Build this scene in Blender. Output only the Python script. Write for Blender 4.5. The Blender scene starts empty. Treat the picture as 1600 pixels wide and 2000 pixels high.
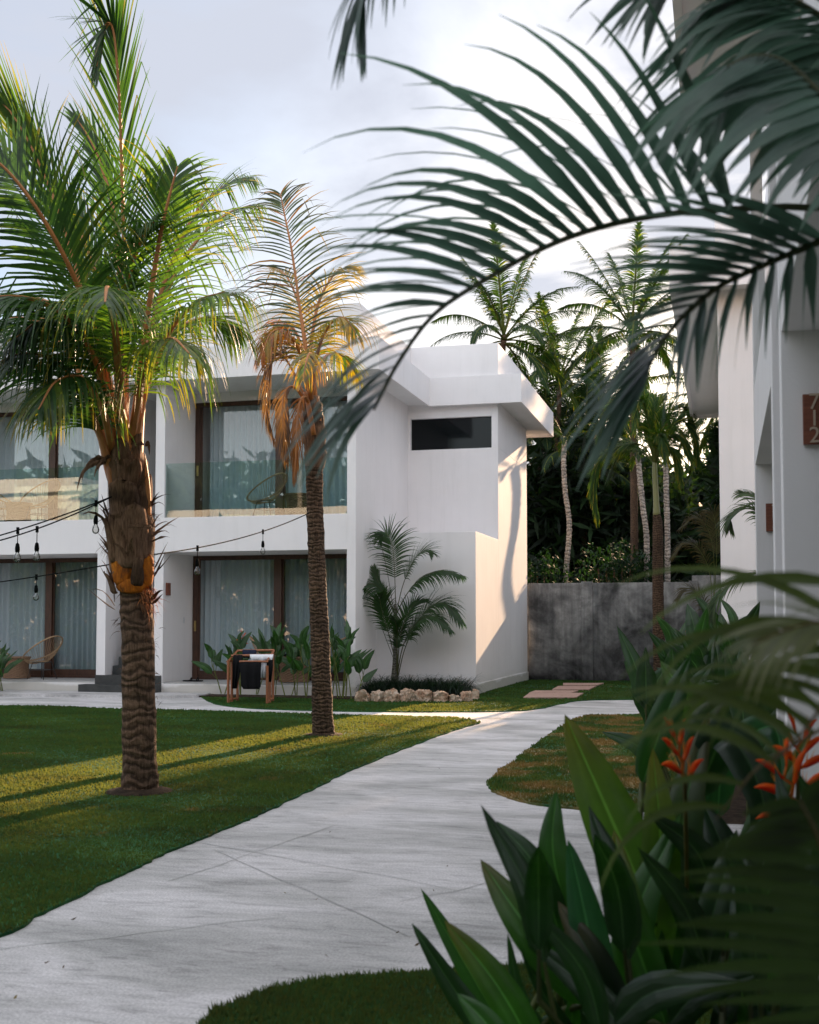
import bpy, bmesh, math, random
import numpy as np
from mathutils import Vector, Matrix, noise
from mathutils.geometry import tessellate_polygon
R = math.radians
SC = bpy.context.scene
COL = SC.collection

# ------------------------------------------------------------------ camera
F, PX, PY, H = 2370.0, 800.0, 1091.0, 1.4
PITCH = math.atan(128 / F); YAW = math.atan(615 / (F / math.cos(PITCH)))
FW = Vector((-math.sin(YAW) * math.cos(PITCH), math.cos(YAW) * math.cos(PITCH), math.sin(PITCH)))
RT = Vector((math.cos(YAW), math.sin(YAW), 0)); UP = RT.cross(FW)
CAM = Vector((0, 0, H))
cd = bpy.data.cameras.new("camera"); cam = bpy.data.objects.new("camera", cd); COL.objects.link(cam)
m = Matrix((RT, UP, -FW)).transposed().to_4x4(); m.translation = CAM; cam.matrix_world = m
cd.sensor_fit = 'VERTICAL'; cd.sensor_height = 36; cd.lens = F / 2000 * 36; cd.shift_y = 91 / 2000
cd.clip_start = 0.05; cd.clip_end = 3000
cd.dof.use_dof = True; cd.dof.focus_distance = 14.0; cd.dof.aperture_fstop = 4.5
SC.camera = cam
SC.view_settings.view_transform = 'Standard'; SC.view_settings.look = 'None'
SC.view_settings.exposure = 1.6; SC.view_settings.gamma = 1

# ------------------------------------------------------------------ world and sun
SUN_AZ, SUN_EL = 5.7, 15.2          # degrees clockwise from +Y, above the horizon
w = bpy.data.worlds.new("World"); SC.world = w; w.use_nodes = True
nt = w.node_tree; nt.nodes.clear()
def N(t, typ, **kw):
    n = t.nodes.new(typ)
    for k, v in kw.items(): setattr(n, k, v)
    return n
out = N(nt, 'ShaderNodeOutputWorld'); bg = N(nt, 'ShaderNodeBackground')
sky = N(nt, 'ShaderNodeTexSky', sky_type='NISHITA', sun_disc=False, sun_elevation=R(SUN_EL), sun_rotation=R(SUN_AZ), altitude=20, air_density=1.0, dust_density=1.5, ozone_density=2.0)
tc = N(nt, 'ShaderNodeTexCoord')
mp = N(nt, 'ShaderNodeMapping'); mp.inputs['Scale'].default_value = (1, 1, 2.2)
n1 = N(nt, 'ShaderNodeTexNoise'); n1.inputs['Scale'].default_value = 2.6; n1.inputs['Detail'].default_value = 7; n1.inputs['Roughness'].default_value = .56; n1.inputs['Distortion'].default_value = .3
cr = N(nt, 'ShaderNodeValToRGB'); cr.color_ramp.elements[0].position = .40; cr.color_ramp.elements[1].position = .60
cr.color_ramp.elements[0].color = (.42, .42, .42, 1); cr.color_ramp.elements[1].color = (.97, .97, .97, 1)
mx = N(nt, 'ShaderNodeMix', data_type='RGBA'); mx.inputs['B'].default_value = (3.35, 3.55, 4.10, 1)
L = nt.links.new
# added sky gain overhead and behind the camera, out of view, lifts wall fill
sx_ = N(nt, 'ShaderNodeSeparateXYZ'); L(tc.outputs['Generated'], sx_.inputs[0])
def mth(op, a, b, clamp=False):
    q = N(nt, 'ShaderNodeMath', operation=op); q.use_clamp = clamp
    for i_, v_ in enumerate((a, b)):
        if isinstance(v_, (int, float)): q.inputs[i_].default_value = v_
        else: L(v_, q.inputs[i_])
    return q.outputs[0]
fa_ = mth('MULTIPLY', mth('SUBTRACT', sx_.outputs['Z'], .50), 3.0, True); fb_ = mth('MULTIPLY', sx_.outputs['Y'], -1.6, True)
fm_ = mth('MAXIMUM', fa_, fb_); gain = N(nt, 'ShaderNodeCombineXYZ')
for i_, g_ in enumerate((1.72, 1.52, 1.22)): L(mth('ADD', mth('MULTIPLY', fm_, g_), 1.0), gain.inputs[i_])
L(tc.outputs['Generated'], mp.inputs[0]); L(mp.outputs[0], n1.inputs['Vector']); L(n1.outputs['Fac'], cr.inputs[0])
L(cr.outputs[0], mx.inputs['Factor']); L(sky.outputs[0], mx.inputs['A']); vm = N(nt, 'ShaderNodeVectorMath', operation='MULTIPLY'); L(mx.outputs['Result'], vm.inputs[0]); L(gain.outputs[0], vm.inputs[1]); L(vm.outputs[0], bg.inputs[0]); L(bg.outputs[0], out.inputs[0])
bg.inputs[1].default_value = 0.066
sd = bpy.data.lights.new("sun", 'SUN'); so = bpy.data.objects.new("sun", sd); COL.objects.link(so)
sv = Vector((math.sin(R(SUN_AZ)) * math.cos(R(SUN_EL)), math.cos(R(SUN_AZ)) * math.cos(R(SUN_EL)), math.sin(R(SUN_EL))))
so.rotation_mode = 'QUATERNION'; so.rotation_quaternion = sv.to_track_quat('Z', 'Y'); so.location = (0, 0, 20)
sd.energy = 5.0; sd.angle = R(0.5); sd.color = (1, .66, .40)

# ------------------------------------------------------------------ helpers
def pray(x, y): return FW * F + RT * (x - PX) - UP * (y - PY)
def G(x, y, z=0.0): d = pray(x, y); return CAM + d * ((z - H) / d.z)
def D(x, y, d): return CAM + pray(x, y) * (d / F)          # point at depth d metres along the view axis
def atY(x, y, Y): d = pray(x, y); return CAM + d * (Y / d.y)
def org(o):
    v = Vector((0, 0, 0))
    while o is not None: v += o.location; o = o.parent
    return v
def tag(o, label=None, cat=None, group=None, kind=None):
    if label: o['label'] = label
    if cat: o['category'] = cat
    if group: o['group'] = group
    if kind: o['kind'] = kind
    return o
def thing(name, label, cat, loc=(0, 0, 0), group=None):
    o = bpy.data.objects.new(name, None); COL.objects.link(o); o.location = loc; o.empty_display_size = .2
    return tag(o, label, cat, group)
def copy_tree(o, parent=None):
    c = o.copy(); COL.objects.link(c); c.parent = parent
    for ch in list(o.children): copy_tree(ch, c)
    return c
class MB:
    def __init__(s): s.v = []; s.f = []; s.m = []; s.c = []; s.hc = False
    def add(s, vs, fs, mat=0, col=None):
        b = len(s.v); s.v += [tuple(v) for v in vs]
        s.f += [tuple(i + b for i in f) for f in fs]; s.m += [mat] * len(fs)
        if col is None: s.c += [(1, 1, 1)] * len(vs)
        else:
            s.hc = True
            s.c += list(col) if isinstance(col, list) else [col] * len(vs)
    def box(s, x0, x1, y0, y1, z0, z1, mat=0):
        vs = [(x, y, z) for z in (z0, z1) for y in (y0, y1) for x in (x0, x1)]
        s.add(vs, [(0, 2, 3, 1), (4, 5, 7, 6), (0, 1, 5, 4), (2, 6, 7, 3), (0, 4, 6, 2), (1, 3, 7, 5)], mat)
    def tube(s, pts, rad, n=6, mat=0, col=None, cap=True, flat=1.0, upv=None):
        pts = [Vector(p) for p in pts]; k = len(pts)
        if not isinstance(rad, (list, tuple)): rad = [rad] * k
        vs = []; ref = Vector(upv) if upv is not None else Vector((0, 0, 1))
        a = None
        for i in range(k):
            t = (pts[min(i + 1, k - 1)] - pts[max(i - 1, 0)]).normalized()
            if a is None or upv is not None:
                a = t.cross(ref)
                if a.length < .05: a = t.cross(Vector((1, .1, 0)))
            else: a = a - t * a.dot(t)
            a.normalize(); b = t.cross(a)
            for j in range(n):
                th = 2 * math.pi * j / n
                vs.append(pts[i] + a * math.cos(th) * rad[i] + b * math.sin(th) * rad[i] * flat)
        fs = []
        for i in range(k - 1):
            for j in range(n):
                j2 = (j + 1) % n; fs.append((i * n + j, i * n + j2, (i + 1) * n + j2, (i + 1) * n + j))
        if cap: fs.append(tuple(range(n - 1, -1, -1))); fs.append(tuple(range((k - 1) * n, k * n)))
        s.add(vs, fs, mat, col)
    def lathe(s, prof, c=(0, 0, 0), n=24, mat=0, col=None):
        vs = []; fs = []
        for r, z in prof:
            for j in range(n):
                th = 2 * math.pi * j / n; vs.append((c[0] + r * math.cos(th), c[1] + r * math.sin(th), c[2] + z))
        for i in range(len(prof) - 1):
            for j in range(n):
                j2 = (j + 1) % n; fs.append((i * n + j, i * n + j2, (i + 1) * n + j2, (i + 1) * n + j))
        fs.append(tuple(range(n - 1, -1, -1))); k = len(prof) - 1; fs.append(tuple(range(k * n, k * n + n)))
        s.add(vs, fs, mat, col)
    def build(s, name, mats, parent=None, smooth=False, bevel=0, recalc=True):
        o_ = org(parent) if parent else Vector((0, 0, 0))
        me = bpy.data.meshes.new(name)
        vs = [(v[0] - o_.x, v[1] - o_.y, v[2] - o_.z) for v in s.v]
        me.from_pydata(vs, [], s.f)
        if not isinstance(mats, (list, tuple)): mats = [mats]
        for mm in mats: me.materials.append(mm)
        me.polygons.foreach_set('material_index', s.m)
        if s.hc:
            ca = me.color_attributes.new('Col', 'FLOAT_COLOR', 'POINT')
            a = np.ones((len(s.v), 4), 'f'); a[:, :3] = s.c; ca.data.foreach_set('color', a.ravel())
        me.update()
        if recalc and len(s.f) < 4000:
            bm = bmesh.new(); bm.from_mesh(me); bmesh.ops.recalc_face_normals(bm, faces=bm.faces)
            bm.to_mesh(me); bm.free()
        if smooth: me.polygons.foreach_set('use_smooth', [True] * len(me.polygons))
        ob = bpy.data.objects.new(name, me); COL.objects.link(ob)
        if parent: ob.parent = parent
        if bevel:
            b = ob.modifiers.new('bevel', 'BEVEL'); b.width = bevel; b.segments = 2; b.limit_method = 'ANGLE'
        return ob
def spline(pts, n):
    """n points along a Catmull-Rom curve"""
    p = [Vector(q) for q in pts]; p = [p[0] * 2 - p[1]] + p + [p[-1] * 2 - p[-2]]
    r = []; k = len(p) - 3
    for i in range(n):
        u = i / (n - 1) * k; j = min(int(u), k - 1); t = u - j
        a, b, c, d = p[j:j + 4]
        r.append(.5 * ((2 * b) + (c - a) * t + (2 * a - 5 * b + 4 * c - d) * t * t + (3 * b - a - 3 * c + d) * t ** 3))
    return r

# ------------------------------------------------------------------ materials
def mat(name, col, rough=.6, spec=.5, metal=0):
    m_ = bpy.data.materials.new(name); m_.use_nodes = True; t = m_.node_tree
    b = t.nodes['Principled BSDF']; b.inputs['Base Color'].default_value = (*col, 1)
    b.inputs['Roughness'].default_value = rough; b.inputs['Specular IOR Level'].default_value = spec; b.inputs['Metallic'].default_value = metal
    return m_, t, b
def pos(t, sc=(1, 1, 1)):
    g = N(t, 'ShaderNodeNewGeometry'); mp_ = N(t, 'ShaderNodeMapping'); mp_.inputs['Scale'].default_value = sc
    t.links.new(g.outputs['Position'], mp_.inputs[0]); return mp_.outputs[0]
def ns(t, vec, scale, detail=4, rough=.5, dist=0):
    n = N(t, 'ShaderNodeTexNoise'); n.inputs['Scale'].default_value = scale; n.inputs['Detail'].default_value = detail
    n.inputs['Roughness'].default_value = rough; n.inputs['Distortion'].default_value = dist
    t.links.new(vec, n.inputs['Vector']); return n.outputs['Fac']
def ramp(t, fac, stops):
    r = N(t, 'ShaderNodeValToRGB'); e = r.color_ramp.elements
    while len(e) < len(stops): e.new(.5)
    for i, (p, c) in enumerate(stops):
        e[i].position = p; e[i].color = (*c, 1) if len(c) == 3 else c
    t.links.new(fac, r.inputs[0]); return r.outputs[0]
def mix(t, f, a, b, mode='MIX'):
    n = N(t, 'ShaderNodeMix', data_type='RGBA', blend_type=mode)
    for s, v in (('Factor', f), ('A', a), ('B', b)):
        if isinstance(v, (int, float)): n.inputs[s].default_value = v
        elif isinstance(v, tuple): n.inputs[s].default_value = (*v, 1)
        else: t.links.new(v, n.inputs[s])
    return n.outputs['Result']
def bump(t, b, h, dist=.01, st=.5):
    n = N(t, 'ShaderNodeBump'); n.inputs['Distance'].default_value = dist; n.inputs['Strength'].default_value = st
    t.links.new(h, n.inputs['Height']); t.links.new(n.outputs[0], b.inputs['Normal'])
def g3(v): return (v, v, v)

def m_plaster(name, base):
    m_, t, b = mat(name, base, .8, .25)
    p = pos(t); big = ns(t, p, .9, 5, .6); st = ns(t, pos(t, (3, 3, .25)), 2.2, 5, .65); fine = ns(t, p, 60, 5, .6)
    c = mix(t, 1.0, ramp(t, big, [(.3, tuple(x * .93 for x in base)), (.7, base)]), ramp(t, st, [(.3, (.95, .95, .945)), (.45, (.99, .99, .99)), (.6, (1, 1, 1))]), 'MULTIPLY')
    # damp line and splash dirt close to the ground
    sx = N(t, 'ShaderNodeSeparateXYZ'); g = N(t, 'ShaderNodeNewGeometry'); t.links.new(g.outputs['Position'], sx.inputs[0])
    ad = N(t, 'ShaderNodeMath', operation='ADD'); ml = N(t, 'ShaderNodeMath', operation='MULTIPLY'); ml.inputs[1].default_value = -.35
    t.links.new(big, ml.inputs[0]); t.links.new(sx.outputs['Z'], ad.inputs[0]); t.links.new(ml.outputs[0], ad.inputs[1])
    d = ramp(t, ad.outputs[0], [(0.0, (.66, .65, .60)), (.05, (.88, .88, .86)), (.2, (1, 1, 1))])
    c = mix(t, 1.0, c, d, 'MULTIPLY')
    t.links.new(c, b.inputs['Base Color']); bump(t, b, fine, .004, .35)
    return m_
WHITE = m_plaster('white plaster', (.83, .805, .805))
WHITE2 = m_plaster('smooth white plaster', (.82, .81, .81))

def m_concrete_wall():
    m_, t, b = mat('weathered cement render', (.2, .2, .2), .9, .2)
    p = pos(t); a = ns(t, p, 1.1, 8, .62, .6); c2 = ns(t, p, 5, 6, .7, .2); dr = ns(t, pos(t, (5, 5, .35)), 2, 5, .6)
    c = ramp(t, a, [(.34, g3(.075)), (.46, g3(.17)), (.56, (.26, .26, .255)), (.7, (.38, .38, .37))])
    c = mix(t, .75, c, ramp(t, c2, [(.3, g3(.6)), (.65, g3(1.25))]), 'MULTIPLY')
    c = mix(t, .6, c, ramp(t, dr, [(.3, g3(.5)), (.65, g3(1.2))]), 'MULTIPLY')
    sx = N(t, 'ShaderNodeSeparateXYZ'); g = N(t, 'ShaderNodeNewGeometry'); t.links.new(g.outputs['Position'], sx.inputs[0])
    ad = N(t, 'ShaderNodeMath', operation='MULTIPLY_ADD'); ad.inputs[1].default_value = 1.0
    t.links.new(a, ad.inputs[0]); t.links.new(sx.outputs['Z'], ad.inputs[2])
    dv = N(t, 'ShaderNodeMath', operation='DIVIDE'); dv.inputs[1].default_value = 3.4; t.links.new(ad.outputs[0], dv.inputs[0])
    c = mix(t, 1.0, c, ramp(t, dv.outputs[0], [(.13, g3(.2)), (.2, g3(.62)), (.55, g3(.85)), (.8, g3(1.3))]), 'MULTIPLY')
    t.links.new(c, b.inputs['Base Color']); bump(t, b, c2, .02, .6)
    return m_
CEMENT = m_concrete_wall()

def m_path():
    m_, t, b = mat('brushed concrete', (.4, .4, .4), .75, .3)
    p = pos(t); big = ns(t, pos(t, (.55, 1.3, 1)), 1.1, 7, .62, .5); st = ns(t, pos(t, (2.0, 11, 1)), 1.3, 8, .72, .4); fn = ns(t, pos(t, (1, 1, 1)), 85, 4, .6); br = ns(t, pos(t, (4, 60, 1)), 3, 4, .6)
    c = ramp(t, big, [(.32, (.32, .32, .31)), (.46, (.47, .46, .45)), (.6, (.63, .61, .61))])
    c = mix(t, .6, c, ramp(t, st, [(.32, (.74, .75, .755)), (.52, g3(.97)), (.72, g3(1.10))]), 'MULTIPLY')
    md_ = ns(t, pos(t, (1.4, 4.5, 1)), 2.6, 8, .75, .8); c = mix(t, .8, c, ramp(t, md_, [(.36, g3(.62)), (.47, g3(.95)), (.62, g3(1.08))]), 'MULTIPLY')
    c = mix(t, .8, c, ramp(t, fn, [(.32, g3(.62)), (.66, g3(1.2))]), 'MULTIPLY')
    c = mix(t, .6, c, ramp(t, br, [(.3, g3(.86)), (.7, g3(1.08))]), 'MULTIPLY')
    t.links.new(c, b.inputs['Base Color']); bump(t, b, mix(t, .5, fn, br), .004, .6)
    return m_
PATH = m_path()
JOINT = mat('concrete joint', (.37, .37, .36), .9)[0]

def m_grass(name, blades, dry=.0):
    m_, t, b = mat(name, (.05, .1, .02), .7, .12)
    p = pos(t); a = ns(t, pos(t, (.8, 1.7, 1)), 1.0, 5, .6, .3); f = ns(t, p, 9 if not blades else 25, 5, .6); pt = ns(t, p, 1.7, 4, .55)
    g0 = (.014, .078, .026); g1 = (.026, .120, .032); g2 = (.062, .150, .030)
    if not blades: g0, g1, g2 = [tuple(.7 * x for x in q) for q in (g0, g1, g2)]
    c = ramp(t, a, [(.32, g0), (.5, g1), (.72, g2)])
    tan = (.30, .18, .075)
    c = mix(t, ramp(t, pt, [(.66 - dry * .28, g3(0)), (.76 - dry * .2, g3(.75))]), c, tan)
    c = mix(t, .7, c, ramp(t, f, [(.3, g3(.6)), (.7, g3(1.3))]), 'MULTIPLY')
    t.links.new(c, b.inputs['Base Color'])
    if blades:
        tr = N(t, 'ShaderNodeBsdfTranslucent'); ms = N(t, 'ShaderNodeMixShader'); ms.inputs[0].default_value = .5
        c2 = mix(t, .15, c, (.75, .33, .02)); t.links.new(c2, tr.inputs[0])
        o = t.nodes['Material Output']; t.links.new(b.outputs[0], ms.inputs[1]); t.links.new(tr.outputs[0], ms.inputs[2]); t.links.new(ms.outputs[0], o.inputs[0])
    else: bump(t, b, f, .02, .8)
    return m_
GR_S, GR_B = m_grass('lawn soil and turf', False), m_grass('grass blades', True)
GD_S, GD_B = m_grass('dry lawn turf', False, .75), m_grass('dry grass blades', True, .75)
def m_soil():
    m_, t, b = mat('dark soil', (.04, .028, .02), .95, .1)
    f = ns(t, pos(t), 14, 6, .7); t.links.new(ramp(t, f, [(.3, (.015, .011, .008)), (.7, (.07, .048, .033))]), b.inputs['Base Color']); bump(t, b, f, .03, 1); return m_
SOIL = m_soil()

def m_leaf(name, transl=.35, rough=.42, tr_col=(1.6, 1.9, .5), base_mul=1.0, spec=.5):
    """colour from the Col attribute (each leaflet's own green, yellow or brown)"""
    m_, t, b = mat(name, (.05, .1, .02), rough, spec)
    at = N(t, 'ShaderNodeAttribute', attribute_name='Col')
    nn = ns(t, pos(t), 6, 4, .6)
    c = mix(t, .7, at.outputs['Color'], ramp(t, nn, [(.3, g3(.65)), (.7, g3(1.3))]), 'MULTIPLY')
    if base_mul != 1: c = mix(t, 1.0, c, g3(base_mul), 'MULTIPLY')
    t.links.new(c, b.inputs['Base Color'])
    tr = N(t, 'ShaderNodeBsdfTranslucent'); ms = N(t, 'ShaderNodeMixShader'); ms.inputs[0].default_value = transl
    t.links.new(mix(t, 1.0, c, tr_col, 'MULTIPLY'), tr.inputs[0])
    o = t.nodes['Material Output']; t.links.new(b.outputs[0], ms.inputs[1]); t.links.new(tr.outputs[0], ms.inputs[2]); t.links.new(ms.outputs[0], o.inputs[0])
    return m_
LEAF = m_leaf('palm leaflet', .40, .38, (1.6, 1.8, .6))
LEAFN = m_leaf('glossy palm leaflet', .34, .42, (1.6, 2.0, .5), spec=.35)
LEAFF = m_leaf('near palm leaflet', .5, .36, (1.5, 1.75, 1.5), spec=.6)
PADDLE = m_leaf('broad waxy leaf', .34, .42, (1.4, 2.0, .4))
LEAFD = m_leaf('far foliage', .35, .6, (2.0, 2.0, .5), spec=.2)
PETAL = m_leaf('orange bract', .3, .55, (1.4, .9, .6), spec=.25)

def m_bark(name, c0, c1, ring=26, vs=9):
    m_, t, b = mat(name, c0, .9, .2)
    w_ = N(t, 'ShaderNodeTexWave', wave_type='BANDS', bands_direction='Z'); w_.inputs['Scale'].default_value = ring * .1; w_.inputs['Distortion'].default_value = 9; w_.inputs['Detail'].default_value = 5; w_.inputs['Detail Scale'].default_value = 1.6
    t.links.new(pos(t), w_.inputs['Vector'])
    v = ns(t, pos(t, (vs * 3, vs * 3, vs * .35)), 2.0, 6, .7); f = ns(t, pos(t), 22, 5, .7); big = ns(t, pos(t), 2.5, 4, .6)
    c = ramp(t, v, [(.3, c0), (.62, c1)])
    c = mix(t, .8, c, ramp(t, w_.outputs['Fac'], [(.08, g3(.32)), (.3, g3(.95)), (.9, g3(1.15))]), 'MULTIPLY')
    c = mix(t, .7, c, ramp(t, big, [(.35, (.62, .58, .55)), (.65, (1.25, 1.15, 1.05))]), 'MULTIPLY')
    t.links.new(c, b.inputs['Base Color']); bump(t, b, mix(t, .5, v, w_.outputs['Fac']), .03, .9)
    return m_
BARK1 = m_bark('coconut bark', (.06, .035, .022), (.20, .13, .088), 40)
BARK2 = m_bark('dark palm bark', (.035, .022, .016), (.16, .105, .07), 60)
BARK3 = m_bark('grey ringed bark', (.15, .15, .145), (.42, .41, .39), 34)
SHEATH = m_bark('fibrous leaf sheath', (.06, .034, .022), (.25, .155, .10), 4, 10)
def m_simple(name, c0, c1, sc=8, rough=.6, stretch=(1, 1, 1), spec=.5, bd=.004):
    m_, t, b = mat(name, c0, rough, spec)
    n = ns(t, pos(t, stretch), sc, 5, .6); t.links.new(ramp(t, n, [(.3, c0), (.7, c1)]), b.inputs['Base Color']); bump(t, b, n, bd, .5); return m_
ORANGE = m_simple('fresh orange leaf base', (.52, .12, .006), (.70, .22, .012), 7, .5, (1, 1, .3))
def m_orange():
    m_, t, b = mat('torn orange leaf base', (.5, .14, .01), .75, .2)
    n = ns(t, pos(t, (1, 1, .5)), 9, 7, .7, .8); f = ns(t, pos(t, (30, 30, 1.5)), 3, 5, .6)
    c = ramp(t, n, [(.34, (.10, .045, .02)), (.46, (.40, .11, .012)), (.62, (.66, .21, .012))])
    c = mix(t, .6, c, ramp(t, f, [(.3, g3(.55)), (.65, g3(1.2))]), 'MULTIPLY')
    t.links.new(c, b.inputs['Base Color']); bump(t, b, f, .02, .8); return m_
ORANGE = m_orange()
FIBRE = m_simple('orange fibre', (.45, .14, .04), (.62, .24, .08), 30, .9)
PETIOLE = m_simple('tan petiole', (.34, .125, .035), (.52, .21, .06), 9, .5, (1, 1, .2))
WOODD = m_simple('dark stained wood', (.035, .014, .008), (.085, .034, .018), 6, .45, (6, 6, .8))
WOODR = m_simple('red brown wood', (.20, .065, .025), (.34, .12, .045), 6, .5, (6, 6, .8))
WOODP = m_simple('wooden plaque', (.13, .038, .02), (.22, .07, .035), 9, .4, (1, 1, 12))
STONEB = m_simple('black stone tile', (.022, .024, .024), (.045, .047, .047), 9, .5)
DECKT = m_simple('grey deck tile', (.30, .30, .29), (.38, .37, .36), 5, .5)
STONE = m_simple('pink sandstone paver', (.30, .19, .15), (.46, .31, .26), 6, .85, (2, 6, 1), .2)
WICK = m_simple('tan rattan cord', (.26, .16, .085), (.40, .27, .15), 40, .7)
BLK = m_simple('black cable', (.006, .007, .007), (.010, .011, .011), 30, .95, (1, 1, 1), .05)
IRON = m_simple('black painted steel', (.012, .012, .013), (.022, .022, .023), 30, .4)
BLKCL = m_simple('black cotton cloth', (.006, .006, .007), (.012, .012, .013), 60, .95, (1, 1, 1), .1)
NAVY = m_simple('navy cloth', (.008, .011, .028), (.014, .018, .04), 50, .9, (1, 1, 1), .2)
WCL = m_simple('white cloth', (.62, .63, .66), (.74, .75, .78), 30, .9)
GCL = m_simple('grey cloth', (.32, .33, .35), (.4, .4, .42), 30, .9)
NUM = m_simple('pale number paint', (.42, .32, .24), (.50, .40, .30), 30, .6)
SWITCH = m_simple('white switch plastic', (.6, .6, .62), (.66, .66, .68), 30, .4)
BRASS = mat('brass', (.5, .36, .15), .35, .5, 1)[0]
def m_rock():
    m_, t, b = mat('coral rock', (.4, .3, .22), .9, .2)
    n = ns(t, pos(t), 5, 8, .7, .5); f = ns(t, pos(t), 28, 5, .7)
    c = ramp(t, n, [(.32, (.20, .10, .06)), (.45, (.42, .28, .19)), (.65, (.60, .50, .40))])
    c = mix(t, .7, c, ramp(t, f, [(.3, g3(.55)), (.65, g3(1.15))]), 'MULTIPLY')
    t.links.new(c, b.inputs['Base Color']); bump(t, b, f, .03, .9); return m_
ROCK = m_rock()
def m_glass(name, tint, refl, boost=1.0):
    m_ = bpy.data.materials.new(name); m_.use_nodes = True; t = m_.node_tree; t.nodes.clear()
    o = N(t, 'ShaderNodeOutputMaterial'); tr = N(t, 'ShaderNodeBsdfTransparent'); gl = N(t, 'ShaderNodeBsdfGlossy'); ms = N(t, 'ShaderNodeMixShader')
    tr.inputs[0].default_value = (*tint, 1); gl.inputs['Roughness'].default_value = 0.0
    fr = N(t, 'ShaderNodeFresnel'); fr.inputs['IOR'].default_value = 1.5
    ma = N(t, 'ShaderNodeMath', operation='MULTIPLY_ADD'); ma.inputs[1].default_value = 1.2; ma.inputs[2].default_value = refl; ma.use_clamp = True
    nn = ns(t, pos(t), 1.3, 2, .5); bp = N(t, 'ShaderNodeBump'); bp.inputs['Distance'].default_value = .002; bp.inputs['Strength'].default_value = .25
    t.links.new(nn, bp.inputs['Height']); t.links.new(bp.outputs[0], gl.inputs['Normal'])
    t.links.new(fr.outputs[0], ma.inputs[0]); t.links.new(ma.outputs[0], ms.inputs[0]); t.links.new(tr.outputs[0], ms.inputs[1]); t.links.new(gl.outputs[0], ms.inputs[2]); t.links.new(ms.outputs[0], o.inputs[0])
    return m_
GLASS = m_glass('window glass', (.90, .935, .93), .06)
RAILG = m_glass('railing glass', (.86, .95, .93), .02)
BULBG = m_glass('clear bulb glass', (.92, .92, .9), .08)
DARKG = mat('dark window glass', (.004, .006, .007), .06, .22)[0]
ROOMM = m_simple('room wall', (.45, .45, .44), (.52, .52, .5), 2, .9)
def m_curtain():
    m_, t, b = mat('sheer blue grey curtain', (.34, .47, .50), .9, .1)
    f = ns(t, pos(t, (60, 60, 3)), 4, 4, .6); t.links.new(ramp(t, f, [(.3, (.42, .48, .52)), (.7, (.56, .62, .66))]), b.inputs['Base Color'])
    return m_
CURT = m_curtain()

# ------------------------------------------------------------------ palm frond builder
def hcol(c, r, s=.25):
    k = 1 + r.uniform(-s, s); return tuple(max(.002, x * k) for x in c)
def leaflet(mb, p, d, nrm, Ln, Wd, droop, r, segs=5, kink=0, cols=((.05, .1, .02), (.05, .1, .02)), mi=0, fold=0.0):
    d = d.normalized(); step = Ln / segs; pts = [p.copy()]; dirs = [d.copy()]
    kt = r.uniform(.45, .8) if r.random() < kink else 2
    for i in range(segs):
        t = (i + 1) / segs
        g = droop * (0.35 + 1.3 * t) / segs
        if t > kt: g += 1.2 + r.random(); kt = 3
        d = (d + Vector((0, 0, -g))).normalized(); p = p + d * step; pts.append(p.copy()); dirs.append(d.copy())
    vs = []; cs = []
    for i, (q, dd) in enumerate(zip(pts, dirs)):
        t = i / segs; wv = dd.cross(nrm)
        if wv.length < .01: wv = dd.cross(Vector((.3, .8, .1)))
        wv.normalize(); ww = Wd * .5 * (min(1, .45 + 2.4 * t) * (1 - max(0, t - .25) / .75 * .93 if t > .25 else 1))
        if t >= .999: ww = Wd * .02
        up_ = wv.cross(dd)
        vs += [q - wv * ww, q + wv * ww] if not fold else [q - wv * ww + up_ * ww * fold, q, q + wv * ww + up_ * ww * fold]
        k = t ** 2.2; c = tuple(cols[0][j] * (1 - k) + cols[1][j] * k for j in range(3)); cs += [c, c] if not fold else [c, c, c]
    if fold: fs = [f for i in range(segs) for f in ((3 * i, 3 * i + 1, 3 * i + 4, 3 * i + 3), (3 * i + 1, 3 * i + 2, 3 * i + 5, 3 * i + 4))]
    else: fs = [(2 * i, 2 * i + 1, 2 * i + 3, 2 * i + 2) for i in range(segs)]
    mb.add(vs, fs, mi, cs)
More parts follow.
